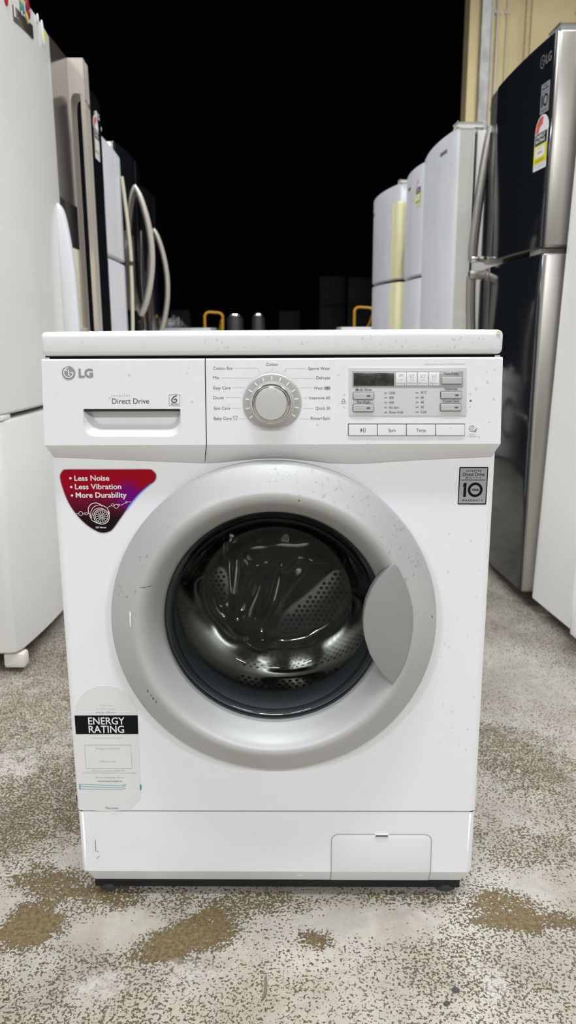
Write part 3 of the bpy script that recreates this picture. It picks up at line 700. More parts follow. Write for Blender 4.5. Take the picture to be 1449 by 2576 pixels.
# worn energy rating sticker
c9 = crop(160, 1720, 6.0375); b9 = B(c9)
shape = [b9(170, 1000), b9(165, 480), b9(200, 300), b9(300, 140), b9(450, 55), b9(625, 28), b9(800, 55), b9(960, 150), b9(1070, 290), b9(1125, 480), b9(1150, 1000), b9(1175, 1600), b9(1160, 1740), b9(1090, 1820), b9(1000, 1900), b9(830, 1930), b9(560, 1935), b9(330, 1900), b9(240, 1820), b9(215, 1600)]
es = MB().prism(spline(shape, 3), -.001, .0002, 0, BF, 0)
es.fill([b9(186, 766), b9(1134, 765), b9(1125, 479), b9(166, 482)], [], .0004, BF, 1)
def t9(s_, x0, x1, base, cap, mi=3, bold=0.0):
    a, b = b9(x0, base), b9(x1, base); es.text(s_, a[0], b[0], a[1], b9(x0, base - cap)[1] - a[1], BF, .0006, mi, bold)
t9('ENERGY', 377, 930, 616, 104, 2, .012); t9('RATING', 385, 922, 742, 104, 2, .012)
t9('The more stars', 545, 745, 338, 22); t9('the more energy', 490, 780, 390, 22); t9('energy efficient', 487, 790, 444, 26, 4)
t9('A joint government and industry program', 430, 900, 832, 18)
es.line([b9(320, 932), b9(344, 1285), b9(1040, 1285), b9(1020, 932)], .0006, BF, .0006, 4, True)
t9('Energy consumption', 486, 860, 994, 30); t9('kWh per year', 552, 800, 1192, 30)
t9('When tested in accordance with AS/NZS 2040.2', 430, 945, 1330, 18, 4); t9('Actual energy use and running costs will depend on how you use the appliance', 285, 1108, 1360, 16, 4)
t9('For more information, refer to', 486, 905, 1432, 22, 4); t9('www.energyrating.gov.au', 512, 886, 1487, 22, 5)
for L_ in (((240, 1523), (560, 1537), (880, 1545), (950, 1528)), ((240, 1555), (560, 1572), (880, 1575), (945, 1548)), ((240, 1596), (560, 1604), (880, 1604), (940, 1588))): es.line([b9(*p) for p in L_], .0006, BF, .0006, 6)
es.line([b9(244, 1520), b9(250, 1606)], .0012, BF, .0006, 6); es.line([b9(1170, 1530), b9(1172, 1612)], .0022, BF, .0006, 6)
t9('The more', 635, 830, 1902, 30, 5); t9('...', 690, 800, 1945, 24, 7)
es.line([b9(690, 1948), b9(800, 1950)], .0030, BF, .0006, 7); es.line([b9(1000, 1893), b9(1090, 1790)], .0008, BF, .0006, 7); es.line(spline([b9(*p) for p in ((230, 220), (420, 75), (620, 32), (860, 75))], 5, False), .0007, BF, .0004, 7)
es.build('energy_sticker', ['paper', 'inkdark', 'white_ink', 'faint', 'ink2', 'ink', 'teal', 'chip'], WM, smooth=0, label='worn white energy rating sticker with a black band')
# torn sticker remains, scuffs and chips
sc = MB()
for p, r_ in (((239, 2115), .004),): pass
q = [bk(p) for p in ((216, 2096), (217, 2166), (234, 2168), (249, 2164), (247, 2154), (234, 2148), (233, 2098))]
sc.line(q, .0011, BF, .0002, 0); sc.line([bk((240, 2112)), bk((241, 2140)), bk((243, 2141))], .0007, BF, .0002, 1)
for p in ((246, 2142), (249, 2154), (245, 2158)): sc.fill(circle(*bk(p), .0008, 8), [], .0002, BF, 1)
for p, w_, h_ in (((842, 2152), .002, .0035), ((829, 2158), .0012, .004), ((638, 2108), .003, .002), ((755, 2202), .012, .0010), ((890, 2103 + 60), .001, .012), ((880, 2188), .008, .0012)):
    a = bk(p); sc.fill([(a[0] + w_ * .5 * math.cos(t) * (1 + .3 * math.sin(3 * t)), a[1] + h_ * .5 * math.sin(t)) for t in [2 * PI * k / 12 for k in range(12)]], [], -.0006 if p[1] > 2097 and 834 < p[0] < 1087 else .0001, BF, 0)
for p, w_, h_ in (((193, 2008), .0022, .013), ((191, 1880), .0012, .002), ((186, 1950), .001, .004), ((1213, 1880), .0015, .002)):
    a = bk(p); sc.fill([(a[0] + w_ * .5 * math.cos(t), a[1] + h_ * .5 * math.sin(t) * (1 + .3 * math.sin(5 * t))) for t in [2 * PI * k / 14 for k in range(14)]], [], .0001, BF, 1)
sc.build('scuff_marks', ['chip', 'dirt'], WM, smooth=0, label='white chips, dark scuffs and torn sticker remains')
rs = MB()
def ring_y(r):
    P = [(.2238, -.0155), (.2205, -.0190), (.207, -.0285), (.195, -.0370), (.189, -.0405), (.1835, -.0418), (.178, -.0395), (.171, -.0315), (.164, -.0195)]
    for (ra, ya), (rb, yb_) in zip(P, P[1:]):
        if rb <= r <= ra: return ya + (yb_ - ya) * (ra - r) / (ra - rb)
    return -.02
for px, py, w_, h_, mi in ((329, 1556, .0022, .024, 0), (329, 1543, .003, .008, 0), (368, 1474, .016, .0010, 1), (372, 1737, .0012, .006, 1), (380, 1748, .0012, .004, 1), (386, 1756, .002, .004, 1), (393, 1764, .001, .005, 1), (752, 1257, .002, .002, 1), (1091, 1560, .001, .004, 1)):
    x, z = on_body((px, py), -.035); P = []
    for k in range(10):
        t = 2 * PI * k / 10; xx, zz = x + w_ * .5 * math.cos(t), z + h_ * .5 * math.sin(t); P.append((xx, ring_y(math.hypot(xx, zz - CZ)) - .0006, zz))
    rs.add(P, [tuple(range(10))], mi)
rs.build('ring_scratches', ['chip', 'dirt'], ring, smooth=0)

# water drops on the washer
wtr = MB()
def drop(p, nrm, r, st=1.0):
    n = Vector(nrm).normalized(); t = n.cross(Vector((0, 0, 1)))
    t = t.normalized() if t.length > .01 else Vector((1, 0, 0)); b = n.cross(t)
    rings = []
    for k, (rr, h_) in enumerate(((1, 0), (.92, .28), (.68, .5), (.3, .62))):
        rings.append([tuple(Vector(p) + t * (r * rr * math.cos(a)) + b * (r * rr * st * math.sin(a)) + n * (r * .5 * h_)) for a in [2 * PI * j / 9 for j in range(9)]])
    wtr.loft(rings, cap1=True)
rnd = random.Random(4)
for k in range(330):                                # panel and lid front, denser to the right
    x = -.29 + .58 * rnd.random() ** .75; z = .835 + .012 * rnd.random() if rnd.random() < .45 else .69 + .12 * rnd.random()
    if .705 < z < .8165: y = yp(z)
    elif z >= .826: z = .823 + .020 * rnd.random(); y = 0.0
    else: continue
    drop((x, y - .0001, z), (0, -1, .12), .0004 + .0011 * rnd.random() ** 3, 1 + .9 * rnd.random() ** 2)
for k in range(150):                                # standing on the front edge of the top
    drop((-.25 + .53 * rnd.random() ** .8, .008 + .05 * rnd.random(), .8504), (0, 0, 1), .0009 + .0026 * rnd.random() ** 2)
for k in range(240):                                # upper right of the door ring
    a = math.radians(20 + 75 * rnd.random()); r = .188 + .034 * rnd.random(); x, z = r * math.cos(a), CZ + r * math.sin(a)
    drop((x, ring_y(r) - .0001, z), (math.cos(a) * .6, -.8, math.sin(a) * .6), .0005 + .0014 * rnd.random() ** 3)
for k in range(40):                                 # left of the ring and on the cabinet
    a = math.radians(100 + 80 * rnd.random()); r = .188 + .034 * rnd.random(); drop((r * math.cos(a), ring_y(r) - .0001, CZ + r * math.sin(a)), (math.cos(a) * .6, -.8, math.sin(a) * .6), .0006 + .0016 * rnd.random() ** 3)
for k in range(50):
    drop((.235 + .055 * rnd.random(), .0059, .25 + .35 * rnd.random()), (0, -1, 0), .0005 + .0012 * rnd.random() ** 2, 1.3)
wtr.build('water_drops', 'water', WM, smooth=80, kind='stuff', label='clear water drops scattered over the front, ring and lid')

# ------------------------------------------------------------------ refrigerators
class Fridge:
    """near / far: the two ends of the door front on the floor, seen from the camera."""
    def __init__(s, name, label, near, far, h, depth=.62, bulge=.0, cat='refrigerator', case='fwhite', side=-1, plinth=.05, tilt=0.0, group=None, gap=.012, t=.065):
        s.w = math.dist(near, far); s.side = side; s.h = h; s.b = bulge; s.depth = depth; s.t = t; s.plinth = plinth
        a, b = (near, far) if side < 0 else (far, near)
        ang = math.atan2(b[1] - a[1], b[0] - a[0])
        s.root = empty(name, label, cat, ((near[0] + far[0]) / 2, (near[1] + far[1]) / 2, 0), ang, group)
        if tilt: s.root.rotation_euler = (0, 0, ang); s.root.rotation_mode = 'XYZ'; s.root.rotation_euler = (tilt, 0, ang)
        MB().box(-s.w / 2 + .004, s.w / 2 - .004, t + gap, depth, plinth, h - .012, .006).build('cabinet', case, s.root)
        MB().box(-s.w / 2 + .02, s.w / 2 - .02, t + .02, depth - .02, .0 if not tilt else .004, plinth + .01).build('plinth', 'rubber', s.root)
        MB().box(-s.w / 2 + .012, s.w / 2 - .012, t - .006, t + gap + .004, plinth + .02, h - .025).build('door_seal', 'case', s.root)
    def x(s, d): return (d - s.w / 2) * (1 if s.side < 0 else -1)     # distance from the near end -> local x
    def yb(s, x): return -s.b * (1 - (2 * x / s.w) ** 2)
    def outline(s, x0, x1, r=.014, out=0.0, back=None, n=18):
        if x0 > x1: x0, x1 = x1, x0
        P = []
        for k in range(n + 1):
            x = x0 + (x1 - x0) * k / n; e = min(x - x0, x1 - x); y = s.yb(x) - out
            P.append((x, y))
        P = [(x0, P[0][1] + r), (x0 + r * .3, P[0][1] + r * .3)] + [(max(min(x, x1 - r), x0 + r), y) for x, y in P] + [(x1 - r * .3, P[-1][1] + r * .3), (x1, P[-1][1] + r)]
        bk_ = s.t if back is None else back
        Q = [P[0]]
        for p in P[1:]:
            if math.dist(p, Q[-1]) > 1e-4: Q.append(p)
        return Q + [(x1, bk_), (x0, bk_)]
    def door(s, z0, z1, m, d0=0.0, d1=None, name='door', r=.014, bev=.006):
        d1 = s.w if d1 is None else d1
        return MB().prism(s.outline(s.x(d0), s.x(d1), r), z0, z1, bev, PLAN).build(name, m, s.root, smooth=40)
    def panel(s, d0, d1, z0, z1, m, parent, name, th=.003, r=.004):
        return MB().prism(s.outline(s.x(d0), s.x(d1), r, th, s.yb(s.x((d0 + d1) / 2)) + .02), z0, z1, .001, PLAN).build(name, m, parent, smooth=40)
    def fm(s, off=0.0): return lambda a, b, d: (a, s.yb(a) - d - off, b)
def sweep(pts, n=10): return spline(pts, n, False)

# -- left row, first: white upside-down fridge with magnets
F1 = Fridge('refrigerator', 'white two door fridge with magnets and a metal badge, nearest on the left', (-.662, .815), (-.650, 1.460), 1.665, bulge=.022, side=-1, t=.085)
d_up = F1.door(.655, 1.662, 'fwhite', name='upper_door', r=.022); d_lo = F1.door(.055, .642, 'fwhite', name='lower_door', r=.022)
# bow handle at the far edge
wing = sweep([(F1.yb(F1.x(.59)) - e, z) for e, z in ((-.002, 1.215), (.014, 1.19), (.026, 1.12), (.034, 1.03), (.037, .93), (.037, .84), (.030, .74), (-.002, .69))], 5)
wing += [(.012, .70), (.012, 1.20)]
wa, wb = F1.x(.556), F1.x(.606)
MB().prism(wing, wa, wb, .006, lambda a, b, d: (d, a, b)).build('door_handle', 'enamel', d_up, smooth=50)
MB().box(F1.x(.02), F1.x(.075), -.004, .03, .6425, .6545, .002).build('hinge', 'fwarm', F1.root)
MB().box(F1.x(.012), F1.x(.05), -.010, .045, .012, .052, .008).build('hinge', 'fwarm', F1.root)
MB().box(F1.x(.02), F1.x(.06), .09, .13, 0.0, .05, .004).build('foot', 'rubber', F1.root)
fm = F1.fm()
bd = MB().prism([(F1.x(.266), 1.581), (F1.x(.410), 1.586), (F1.x(.410), 1.618), (F1.x(.266), 1.615)], 0, .003, .0008, fm, 0)
bd.fill([(F1.x(.266), 1.590), (F1.x(.276), 1.590), (F1.x(.276), 1.617), (F1.x(.266), 1.617)], [], .0034, fm, 1); bd.line([(F1.x(.286), 1.611), (F1.x(.283), 1.593), (F1.x(.295), 1.594)], .0016, fm, .0034, 1)
bd.build('badge', ['taupe', 'white_ink'], d_up)
MB().prism([(F1.x(.55), .20), (F1.x(.57), .20), (F1.x(.57), .21), (F1.x(.55), .21)], 0, .0003, 0, fm).build('sticker', 'yellow', d_lo)
def mw(f, d, z, off=0.0):          # point on a fridge front in the world
    x = f.x(d); c, s_ = math.cos(f.root.rotation_euler.z), math.sin(f.root.rotation_euler.z); y = f.yb(x) - off
    return (f.root.location.x + c * x - s_ * y, f.root.location.y + s_ * x + c * y, z)
def magnet(name, label, d, z, parts):
    t = empty(name, label, 'magnet', mw(F1, d - .038, z, .0005), F1.root.rotation_euler.z, 'magnets on the white fridge')
    for pn, ol, th, m_ in parts: MB().prism(ol, 0, th * .55, th * .16, FRONT).build(pn, m_, t)
el = lambda rx, rz, cx=0, cz=0: circle(cx, cz, rx, 18, rz)
magnet('fridge_magnet', 'small red leaf shaped magnet, lowest left beside the metal badge', .262, 1.620, [('leaf', spline([(-.006, .015), (.008, .010), (.011, -.006), (.004, -.022), (-.008, -.010)], 4), .006, 'redm'), ('stem', [(-.002, .014), (.001, .014), (.001, .028), (-.003, .027)], .004, 'ink')])
magnet('fridge_magnet', 'yellow and teal magnet with two dark dots above the metal badge', .368, 1.645, [('body', spline([(-.013, .026), (.010, .024), (.014, -.006), (-.012, -.004)], 4), .006, 'yelm'), ('base', [(-.012, -.022), (.012, -.024), (.012, -.006), (-.010, -.004)], .007, 'tealm'), ('dot', el(.0025, .004, -.004, .018), .0075, 'ink'), ('dot', el(.0025, .004, .005, .014), .0075, 'ink')])
magnet('fridge_magnet', 'oval crimson magnet near the upper edge of the white fridge', .416, 1.646, [('disc', el(.014, .026), .006, 'purple'), ('spot', el(.0022, .003, .006, -.004), .0075, 'pink')])
magnet('fridge_magnet', 'small white and violet magnet on the top of the metal badge', .365, 1.622, [('body', el(.005, .010), .005, 'chip'), ('spot', el(.003, .006, .003, -.003), .0065, 'violet')])
magnet('fridge_magnet', 'pale yellow magnet below the oval crimson one', .405, 1.622, [('body', spline([(-.012, .012), (.002, .006), (.012, -.008), (.004, -.012), (-.008, -.002)], 4), .005, 'yelm')])
magnet('fridge_magnet', 'small white magnet by the far top edge of the white fridge', .505, 1.654, [('body', el(.006, .012), .006, 'chip'), ('spot', el(.003, .004, .001, -.007), .0075, 'ink2')])
magnet('fridge_magnet', 'white figure magnet with a bright yellow front, farthest right', .553, 1.634, [('body', spline([(-.006, .030), (.004, .024), (.008, -.010), (0, -.030), (-.010, -.008)], 4), .006, 'chip'), ('front', spline([(-.001, .008), (.009, .006), (.011, -.014), (.004, -.020)], 4), .009, 'yellow')])

# -- left row, second: dark side-by-side
F2 = Fridge('refrigerator', 'tall dark side by side fridge with full length handles and ice dispenser', (-.700, 1.478), (-.716, 2.37), 1.735, depth=.70, bulge=.004, case='case', side=-1)
dm_ = .392
fz = F2.door(.055, 1.732, 'taupe', 0, dm_ - .002, 'freezer_door'); fr = F2.door(.055, 1.732, 'black', dm_ + .002, F2.w, 'fridge_door')
pf = F2.fm()
def pull(f, d0, d1, out, z0, z1, m_, parent):
    xa, xb = f.x(d0), f.x(d1); y0 = f.yb((xa + xb) / 2)
    ol = [(y0 + .002, z0), (y0 + .002, z1), (y0 - out, z1), (y0 - out, z0)]
    hole = fillet([(y0 - .004, z0 + .12), (y0 - .004, z1 - .075), (y0 - out + .014, z1 - .11), (y0 - out + .014, z0 + .12)], [.001, .03, .03, .001], 8)
    mb = MB()
    for x in (xa, xb): mb.fill(ol, [hole], x, lambda a, b, d: (d, a, b))
    mb.loft([[(x, a, b) for a, b in ol] for x in (xa, xb)]); mb.loft([[(x, a, b) for a, b in hole] for x in (xa, xb)])
    return mb.build('door_handle', m_, parent, smooth=40)
pull(F2, dm_ - .038, dm_ - .008, .052, .30, 1.728, 'handle', fz); pull(F2, dm_ + .010, dm_ + .045, .050, .30, 1.728, 'handle', fr)
dp = MB().box(F2.x(.10), F2.x(.355), F2.yb(0) - .004, .02, 1.125, 1.265, .003); F2d = dp.build('dispenser_panel', 'black2', fz)
cv = MB(); xa, xb, y0 = F2.x(.105), F2.x(.350), F2.yb(0)
cv.box(xa, xb, y0 - .0035, y0 + .01, .86, 1.122, .002); cv.build('dispenser_recess', 'pale_cream', fz)
MB().box(xa - .004, xb + .004, y0 - .018, y0 + .01, .845, .86, .002).build('drip_tray', 'handle', fz)
def energy(f, parent, cx, ztop, w, ht, m_top='pink', m_mid='yellow', off=.0006):
    """arched energy label: cx local x of its centre, ztop its crown, ht its full height"""
    mb = MB(); g_ = f.fm(off); r = w / 2; zc = ztop - ht * .30; zl = ztop - ht
    arc = [(cx + r * math.cos(a), zc + ht * .30 * math.sin(a)) for a in [PI * k / 20 for k in range(21)]]
    def strip(xa, xb, za, zb_, d, mi, n=6):
        for k in range(n):
            x0, x1 = xa + (xb - xa) * k / n, xa + (xb - xa) * (k + 1) / n; mb.fill([(x0, za), (x1, za), (x1, zb_), (x0, zb_)], [], d, g_, mi)
    mb.prism(arc, -.001, .0004, 0, g_, 0); strip(cx - r, cx + r, zl, zc + .0004, .0004, 0)
    ia = [(cx + r * .90 * math.cos(a), zc + ht * .27 * math.sin(a)) for a in [PI * (.42 + .58 * k / 20) for k in range(21)]]
    ib = [(cx + r * .42 * math.cos(a), zc + ht * .12 * math.sin(a)) for a in [PI * (1 - .58 * k / 20) for k in range(21)]]
    mb.fill(ia + ib, [], .0009, g_, 4)
    b0, b1 = ztop - ht * .32, ztop - ht * .53; strip(cx - r * .88, cx + r * .88, b1, b0, .0012, 1)
    mb.text('ENERGY', cx - r * .7, cx + r * .7, b0 - ht * .09, ht * .065, g_, .0017, 0, .02); mb.text('RATING', cx - r * .7, cx + r * .66, b0 - ht * .18, ht * .065, g_, .0017, 0, .02)
    e0, e1 = ztop - ht * .54, ztop - ht * .87; strip(cx - r * .98, cx + r * .98, e1, e0, .0012, 2)
    strip(cx - r * .74, cx + r * .74, e1 + ht * .10, e0 - ht * .035, .0017, 0)
    for k in range(2): mb.line([(cx - r * .7, e1 + ht * (.03 + .03 * k)), (cx, e1 + ht * (.03 + .03 * k)), (cx + r * .7, e1 + ht * (.03 + .03 * k))], ht * .007, g_, .0017, 1)
    mb.line([(cx - r * .3, e0 - ht * .07), (cx + r * .3, e0 - ht * .07)], ht * .01, g_, .0021, 3); mb.line([(cx - r * .35, e0 - ht * .14), (cx + r * .35, e0 - ht * .14)], ht * .04, g_, .0021, 5)
    for k in range(3): mb.line([(cx - r * .8, zl + ht * (.04 + .025 * k)), (cx, zl + ht * (.04 + .025 * k)), (cx + r * .8, zl + ht * (.04 + .025 * k))], ht * .006, g_, .0012, 3)
    return mb.build('energy_label', ['white_ink', 'inkdark', m_mid, 'faint', m_top, 'pink'], parent, smooth=0)
energy(F2, fr, F2.x(.770), 1.655, .088, .16, 'orange', 'pale_cream')
lm = MB(); lx, lz = F2.x(.800), 1.662
lm.prism(circle(lx - .012, lz, .013, 20), 0, .002, 0, pf); lm.text('LG', lx + .008, lx + .042, lz - .010, .021, pf, .002, 0, .03); lm.build('badge', 'white_ink', fr)

# -- left row, third: white fridge with ivory edge handles
F3 = Fridge('refrigerator', 'pale grey two door fridge with ivory edge handles, between two black fridges on the left', (-.757, 2.41), (-.772, 3.00), 1.655, bulge=.006, case='fwhite', side=-1)
u3 = F3.door(1.172, 1.650, 'fgrey', name='freezer_door'); l3 = F3.door(.055, 1.158, 'fgrey', name='fridge_door')
for par, z0, z1 in ((u3, 1.176, 1.56), (l3, .62, 1.155)):
    pts = [(F3.x(.55), F3.yb(0) - e, z0 + (z1 - z0) * k / 8) for k, e in enumerate((.030, .029, .027, .024, .021, .017, .013, .009, .004) if par is u3 else (.004, .010, .016, .020, .023, .025, .027, .028, .028))]
    MB().tube(pts, .008, 8, .010, up=Vector((1, 0, 0))).build('door_handle', 'pale_cream', par)
MB().box(F3.x(.03), F3.x(.08), F3.yb(0) - .012, .03, 1.652, 1.668, .004).build('hinge', 'fwarm', F3.root)

# -- left row, fourth and fifth: black french-door fridges with bow handles
def bow_fridge(label, near, far, h, zt, zb_, grp):
    f = Fridge('refrigerator', label, near, far, h, depth=.72, bulge=.035, case='case', side=-1, group=grp)
    mid_ = f.w * .5; zs = .60
    for nm, a, b in (('left_door', 0, mid_ - .002), ('right_door', mid_ + .002, f.w)):
        d_ = f.door(zs + .006, h, 'black', a, b, nm); dd = mid_ - .035 if nm == 'left_door' else mid_ + .035
        y0 = f.yb(f.x(dd)); pts = [(f.x(dd), y0 + .006 - .076 * math.sin(PI * k / 20) ** .75, zb_ + (zt - zb_) * k / 20) for k in range(21)]
        MB().tube(pts, .013, 10, .009, up=Vector((1, 0, 0))).build('door_handle', 'handle', d_, smooth=60)
        if nm == 'left_door':
            cx_ = f.x(mid_ * .30); MB().box(cx_ - .11, cx_ + .11, y0 - .004, y0 + .03, zb_ + .02, zb_ + .40, .004).build('dispenser_panel', 'taupe', d_)
    dr2 = f.door(.055, zs - .004, 'black', name='freezer_drawer')
    MB().tube([(f.x(.08), f.yb(f.x(.08)) + .004, zs - .08), (f.x(.14), f.yb(0) - .05, zs - .08), (f.x(f.w - .14), f.yb(0) - .05, zs - .08), (f.x(f.w - .08), f.yb(f.x(.08)) + .004, zs - .08)], .012, 8).build('door_handle', 'handle', dr2)
    return f
F4 = bow_fridge('black french door fridge with bowed metal handles, next to the pale grey fridge', (-.805, 3.03), (-.842, 3.92), 1.735, 1.60, .93, 'black french door fridges')
F5 = bow_fridge('black french door fridge with bowed metal handles, farthest in the left row', (-.862, 3.97), (-.898, 4.84), 1.70, 1.49, .80, 'black french door fridges')

# -- right row, first: white upright, leaning a little
R0 = Fridge('refrigerator', 'plain white upright fridge cut by the right edge of the photo', (.820, .60), (.757, 1.236), 1.72, depth=.48, bulge=.0, side=1, tilt=math.radians(-1.7), plinth=.045)
r0d = R0.door(.05, 1.715, 'fwhite2', name='door', r=.012)
r0d.name = 'door'
MB().tube([(R0.x(.30), .004, .055), (R0.x(.30), -.022, .075), (R0.x(.30), -.026, .16), (R0.x(.30), -.026, .26), (R0.x(.30), -.02, .31), (R0.x(.30), .004, .33)], .014, 10, .008, up=Vector((1, 0, 0))).build('door_handle', 'enamel', r0d, smooth=60)

# -- right row, second: black top-mount with steel edges
R1 = Fridge('refrigerator', 'black two door fridge with steel edges and a yellow energy label on the right', (.742, 1.272), (.722, 1.91), 1.622, bulge=.012, case='case', side=1, t=.075)
ru = R1.door(1.072, 1.620, 'steel', name='freezer_door', r=.012); rl_ = R1.door(.055, 1.056, 'steel', name='fridge_door', r=.012)
R1.panel(.010, .515, 1.074, 1.618, 'black', ru, 'front_panel'); R1.panel(.010, .515, .06, 1.054, 'black', rl_, 'front_panel')
MB().box(R1.x(.03), R1.x(.12), .0, .075, 1.0575, 1.0705, .002).build('hinge', 'galv', R1.root)
MB().box(R1.x(.02), R1.x(.10), .01, .12, 1.6215, 1.640, .004).build('hinge', 'galv', R1.root)
R1.b += 0; g1 = R1.fm(.0035)
xh = R1.x(.60); yh = R1.yb(xh)
def taper(pts, parent, m_, wx=.017):
    MB().tube(sweep(pts, 8), wx, 10, .010, up=Vector((1, 0, 0))).build('door_handle', m_, parent, smooth=60)
taper([(xh, yh + .004, 1.52), (xh, yh - .008, 1.46), (xh, yh - .024, 1.34), (xh, yh - .036, 1.22), (xh, yh - .042, 1.13), (xh, yh - .042, 1.085)], ru, 'steel')
MB().box(xh - .030, xh + .026, yh - .006, yh + .01, 1.085, 1.50, .004).build('handle_pocket', 'black2', ru)
MB().box(xh - .018, xh + .018, yh - .052, yh + .004, 1.078, 1.098, .004).build('handle_end', 'chrome', ru)
MB().box(xh - .018, xh + .018, yh - .054, yh + .004, 1.020, 1.050, .005).build('handle_end', 'steel', rl_)
MB().box(xh - .030, xh + .026, yh - .006, yh + .01, .56, 1.02, .004).build('handle_pocket', 'black2', rl_)
taper([(xh, yh - .044, 1.03), (xh, yh - .044, .98), (xh, yh - .038, .86), (xh, yh - .022, .72), (xh, yh - .006, .60), (xh, yh + .004, .56)], rl_, 'steel')
energy(R1, ru, R1.x(.062), 1.427, .090, .142, 'orange', off=.0038)
# ten year label and badge
mb = MB()
cx_ = R1.x(.055)
mb.prism([(cx_ - .027, 1.430), (cx_ + .027, 1.430), (cx_ + .027, 1.506), (cx_ - .027, 1.506)], -.001, .0006, 0, g1, 0)
mb.text('INVERTER', cx_ - .016, cx_ + .016, 1.4985, .004, g1, .0009, 1); mb.text('Direct Drive', cx_ - .021, cx_ + .021, 1.4895, .007, g1, .0009, 1, .01)
mb.line([(cx_ - .023, 1.483), (cx_ + .023, 1.483)], .001, g1, .0009, 1); mb.fill([(cx_ - .019, 1.446), (cx_ - .012, 1.446), (cx_ - .012, 1.478), (cx_ - .018, 1.478), (cx_ - .021, 1.472)], [], .0009, g1, 1)
mb.line(circle(cx_ + .007, 1.462, .0135, 28), .0055, g1, .0009, 1, True); mb.text('WARRANTY', cx_ - .021, cx_ + .021, 1.4345, .005, g1, .0009, 1)
mb.build('warranty_label', ['label_grey', 'inkdark'], ru, smooth=0)
mb = MB(); cx_, cz_ = R1.x(.084), 1.566
mb.line(circle(cx_, cz_, .0155, 24), .003, g1, .0006, 0, True); mb.line([(cx_, cz_ + .008), (cx_, cz_ - .007), (cx_ + .006, cz_ - .007)], .003, g1, .0006, 0); mb.line([(cx_ + .013, cz_), (cx_ + .005, cz_)], .003, g1, .0006, 0); mb.text('LG', cx_ + .022, cx_ + .058, cz_ - .011, .022, g1, .0006, 0, .03)
mb.build('badge', 'logo', ru)

# -- right row, third to fifth: whites
R2 = Fridge('refrigerator', 'white two tone fridge directly behind the black one on the right', (.676, 2.205), (.655, 2.835), 1.600, bulge=.024, case='fwarm', side=1)
r2u = R2.door(.055, 1.597, 'fgrey', name='door', r=.012)
MB().box(R2.x(-.001), R2.x(.012), .008, R2.t - .004, .06, 1.592, .003).build('edge_trim', 'fwarm', r2u)
MB().box(R2.x(.01), R2.x(.07), .0, .10, 1.598, 1.616, .005).build('hinge', 'fwarm', R2.root)
mb = MB(); g2 = R2.fm(); mb.prism([(R2.x(.20), 1.530), (R2.x(.11), 1.530), (R2.x(.11), 1.542), (R2.x(.20), 1.542)], 0, .002, 0, g2); mb.build('badge', 'logo', r2u)
R3 = Fridge('refrigerator', 'white fridge with a yellow and black label, second of three white ones', (.660, 2.865), (.668, 3.44), 1.605, bulge=.030, case='fwarm', side=1)
r3u = R3.door(1.10, 1.602, 'fgrey', name='freezer_door'); r3l = R3.door(.055, 1.088, 'fgrey', name='fridge_door')
energy(R3, r3u, R3.x(.075), 1.545, .075, .13, 'pink')
mb = MB(); mb.prism([(R3.x(.30), 1.520), (R3.x(.24), 1.520), (R3.x(.24), 1.532), (R3.x(.30), 1.532)], 0, .002, 0, R3.fm()); mb.build('badge', 'ink', r3u)
R4 = Fridge('refrigerator', 'pale fridge with yellowed handle strips, farthest of the right row', (.640, 3.505), (.562, 4.15), 1.622, bulge=.028, case='fwarm', side=1, t=.07)
r4u = R4.door(1.118, 1.619, 'fgrey', name='freezer_door'); r4l = R4.door(.055, 1.104, 'fgrey', name='fridge_door')
for par, z0, z1 in ((r4u, 1.12, 1.525), (r4l, .40, 1.102)):
    MB().prism(R4.outline(R4.x(.0), R4.x(.085), .012, .012, .066), z0, z1, .004, PLAN).build('door_handle', 'cream', par)
MB().box(R4.x(.0), R4.x(.05), .0, .09, 1.620, 1.634, .004).build('hinge', 'fwarm', R4.root)
mb = MB(); mb.prism([(R4.x(.62), 1.52), (R4.x(.55), 1.52), (R4.x(.55), 1.534), (R4.x(.62), 1.534)], 0, .002, 0, R4.fm()); mb.build('badge', 'ink', r4u)

# ------------------------------------------------------------------ far background, out in the dark yard
def back_washer(name, label, x, y, w, h, m, cat='washing machine', group=None, lid='enamel'):
    r = empty(name, label, cat, (x, y, 0), 0, group)
    MB().box(-w / 2, w / 2, 0, .58, .03, h - .032, .006).build('cabinet', m, r)
    MB().box(-w / 2, w / 2, -.004, .585, h - .03, h, .006).build('lid', lid, r)
    MB().box(-w / 2 + .005, w / 2 - .005, -.008, .01, h - .15, h - .036, .004).build('control_panel', m, r)
    MB().lathe([(.20, .0), (.19, -.03), (.15, -.02), (.145, .0)], (0, h * .5), 32).build('door', 'silver2', r)
    for fx in (-w / 2 + .05, w / 2 - .05):
        for fy in (.06, .5): MB().cyl(fx, fy, 0, .035, .022, 12).build('foot', 'rubber', r)
    return r
back_washer('washing_machine', 'white washing machine top just visible behind, next to the left row', -.87, 5.15, .60, .862, 'enamel', group='white washers farther back')
back_washer('washing_machine', 'white washing machine top just visible behind, next to the right row', .72, 4.9, .60, .862, 'enamel', group='white washers farther back')
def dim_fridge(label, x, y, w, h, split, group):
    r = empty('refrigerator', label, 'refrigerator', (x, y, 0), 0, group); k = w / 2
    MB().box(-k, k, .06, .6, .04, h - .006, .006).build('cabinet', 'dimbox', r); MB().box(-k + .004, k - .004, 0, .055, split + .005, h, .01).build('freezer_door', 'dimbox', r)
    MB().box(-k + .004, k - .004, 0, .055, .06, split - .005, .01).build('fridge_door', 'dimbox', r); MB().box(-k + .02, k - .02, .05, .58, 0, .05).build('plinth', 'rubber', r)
dim_fridge('tall dim grey fridge in the dark, left one of the far pair', .92, 15.0, .52, 1.85, 1.30, 'far dim fridges')
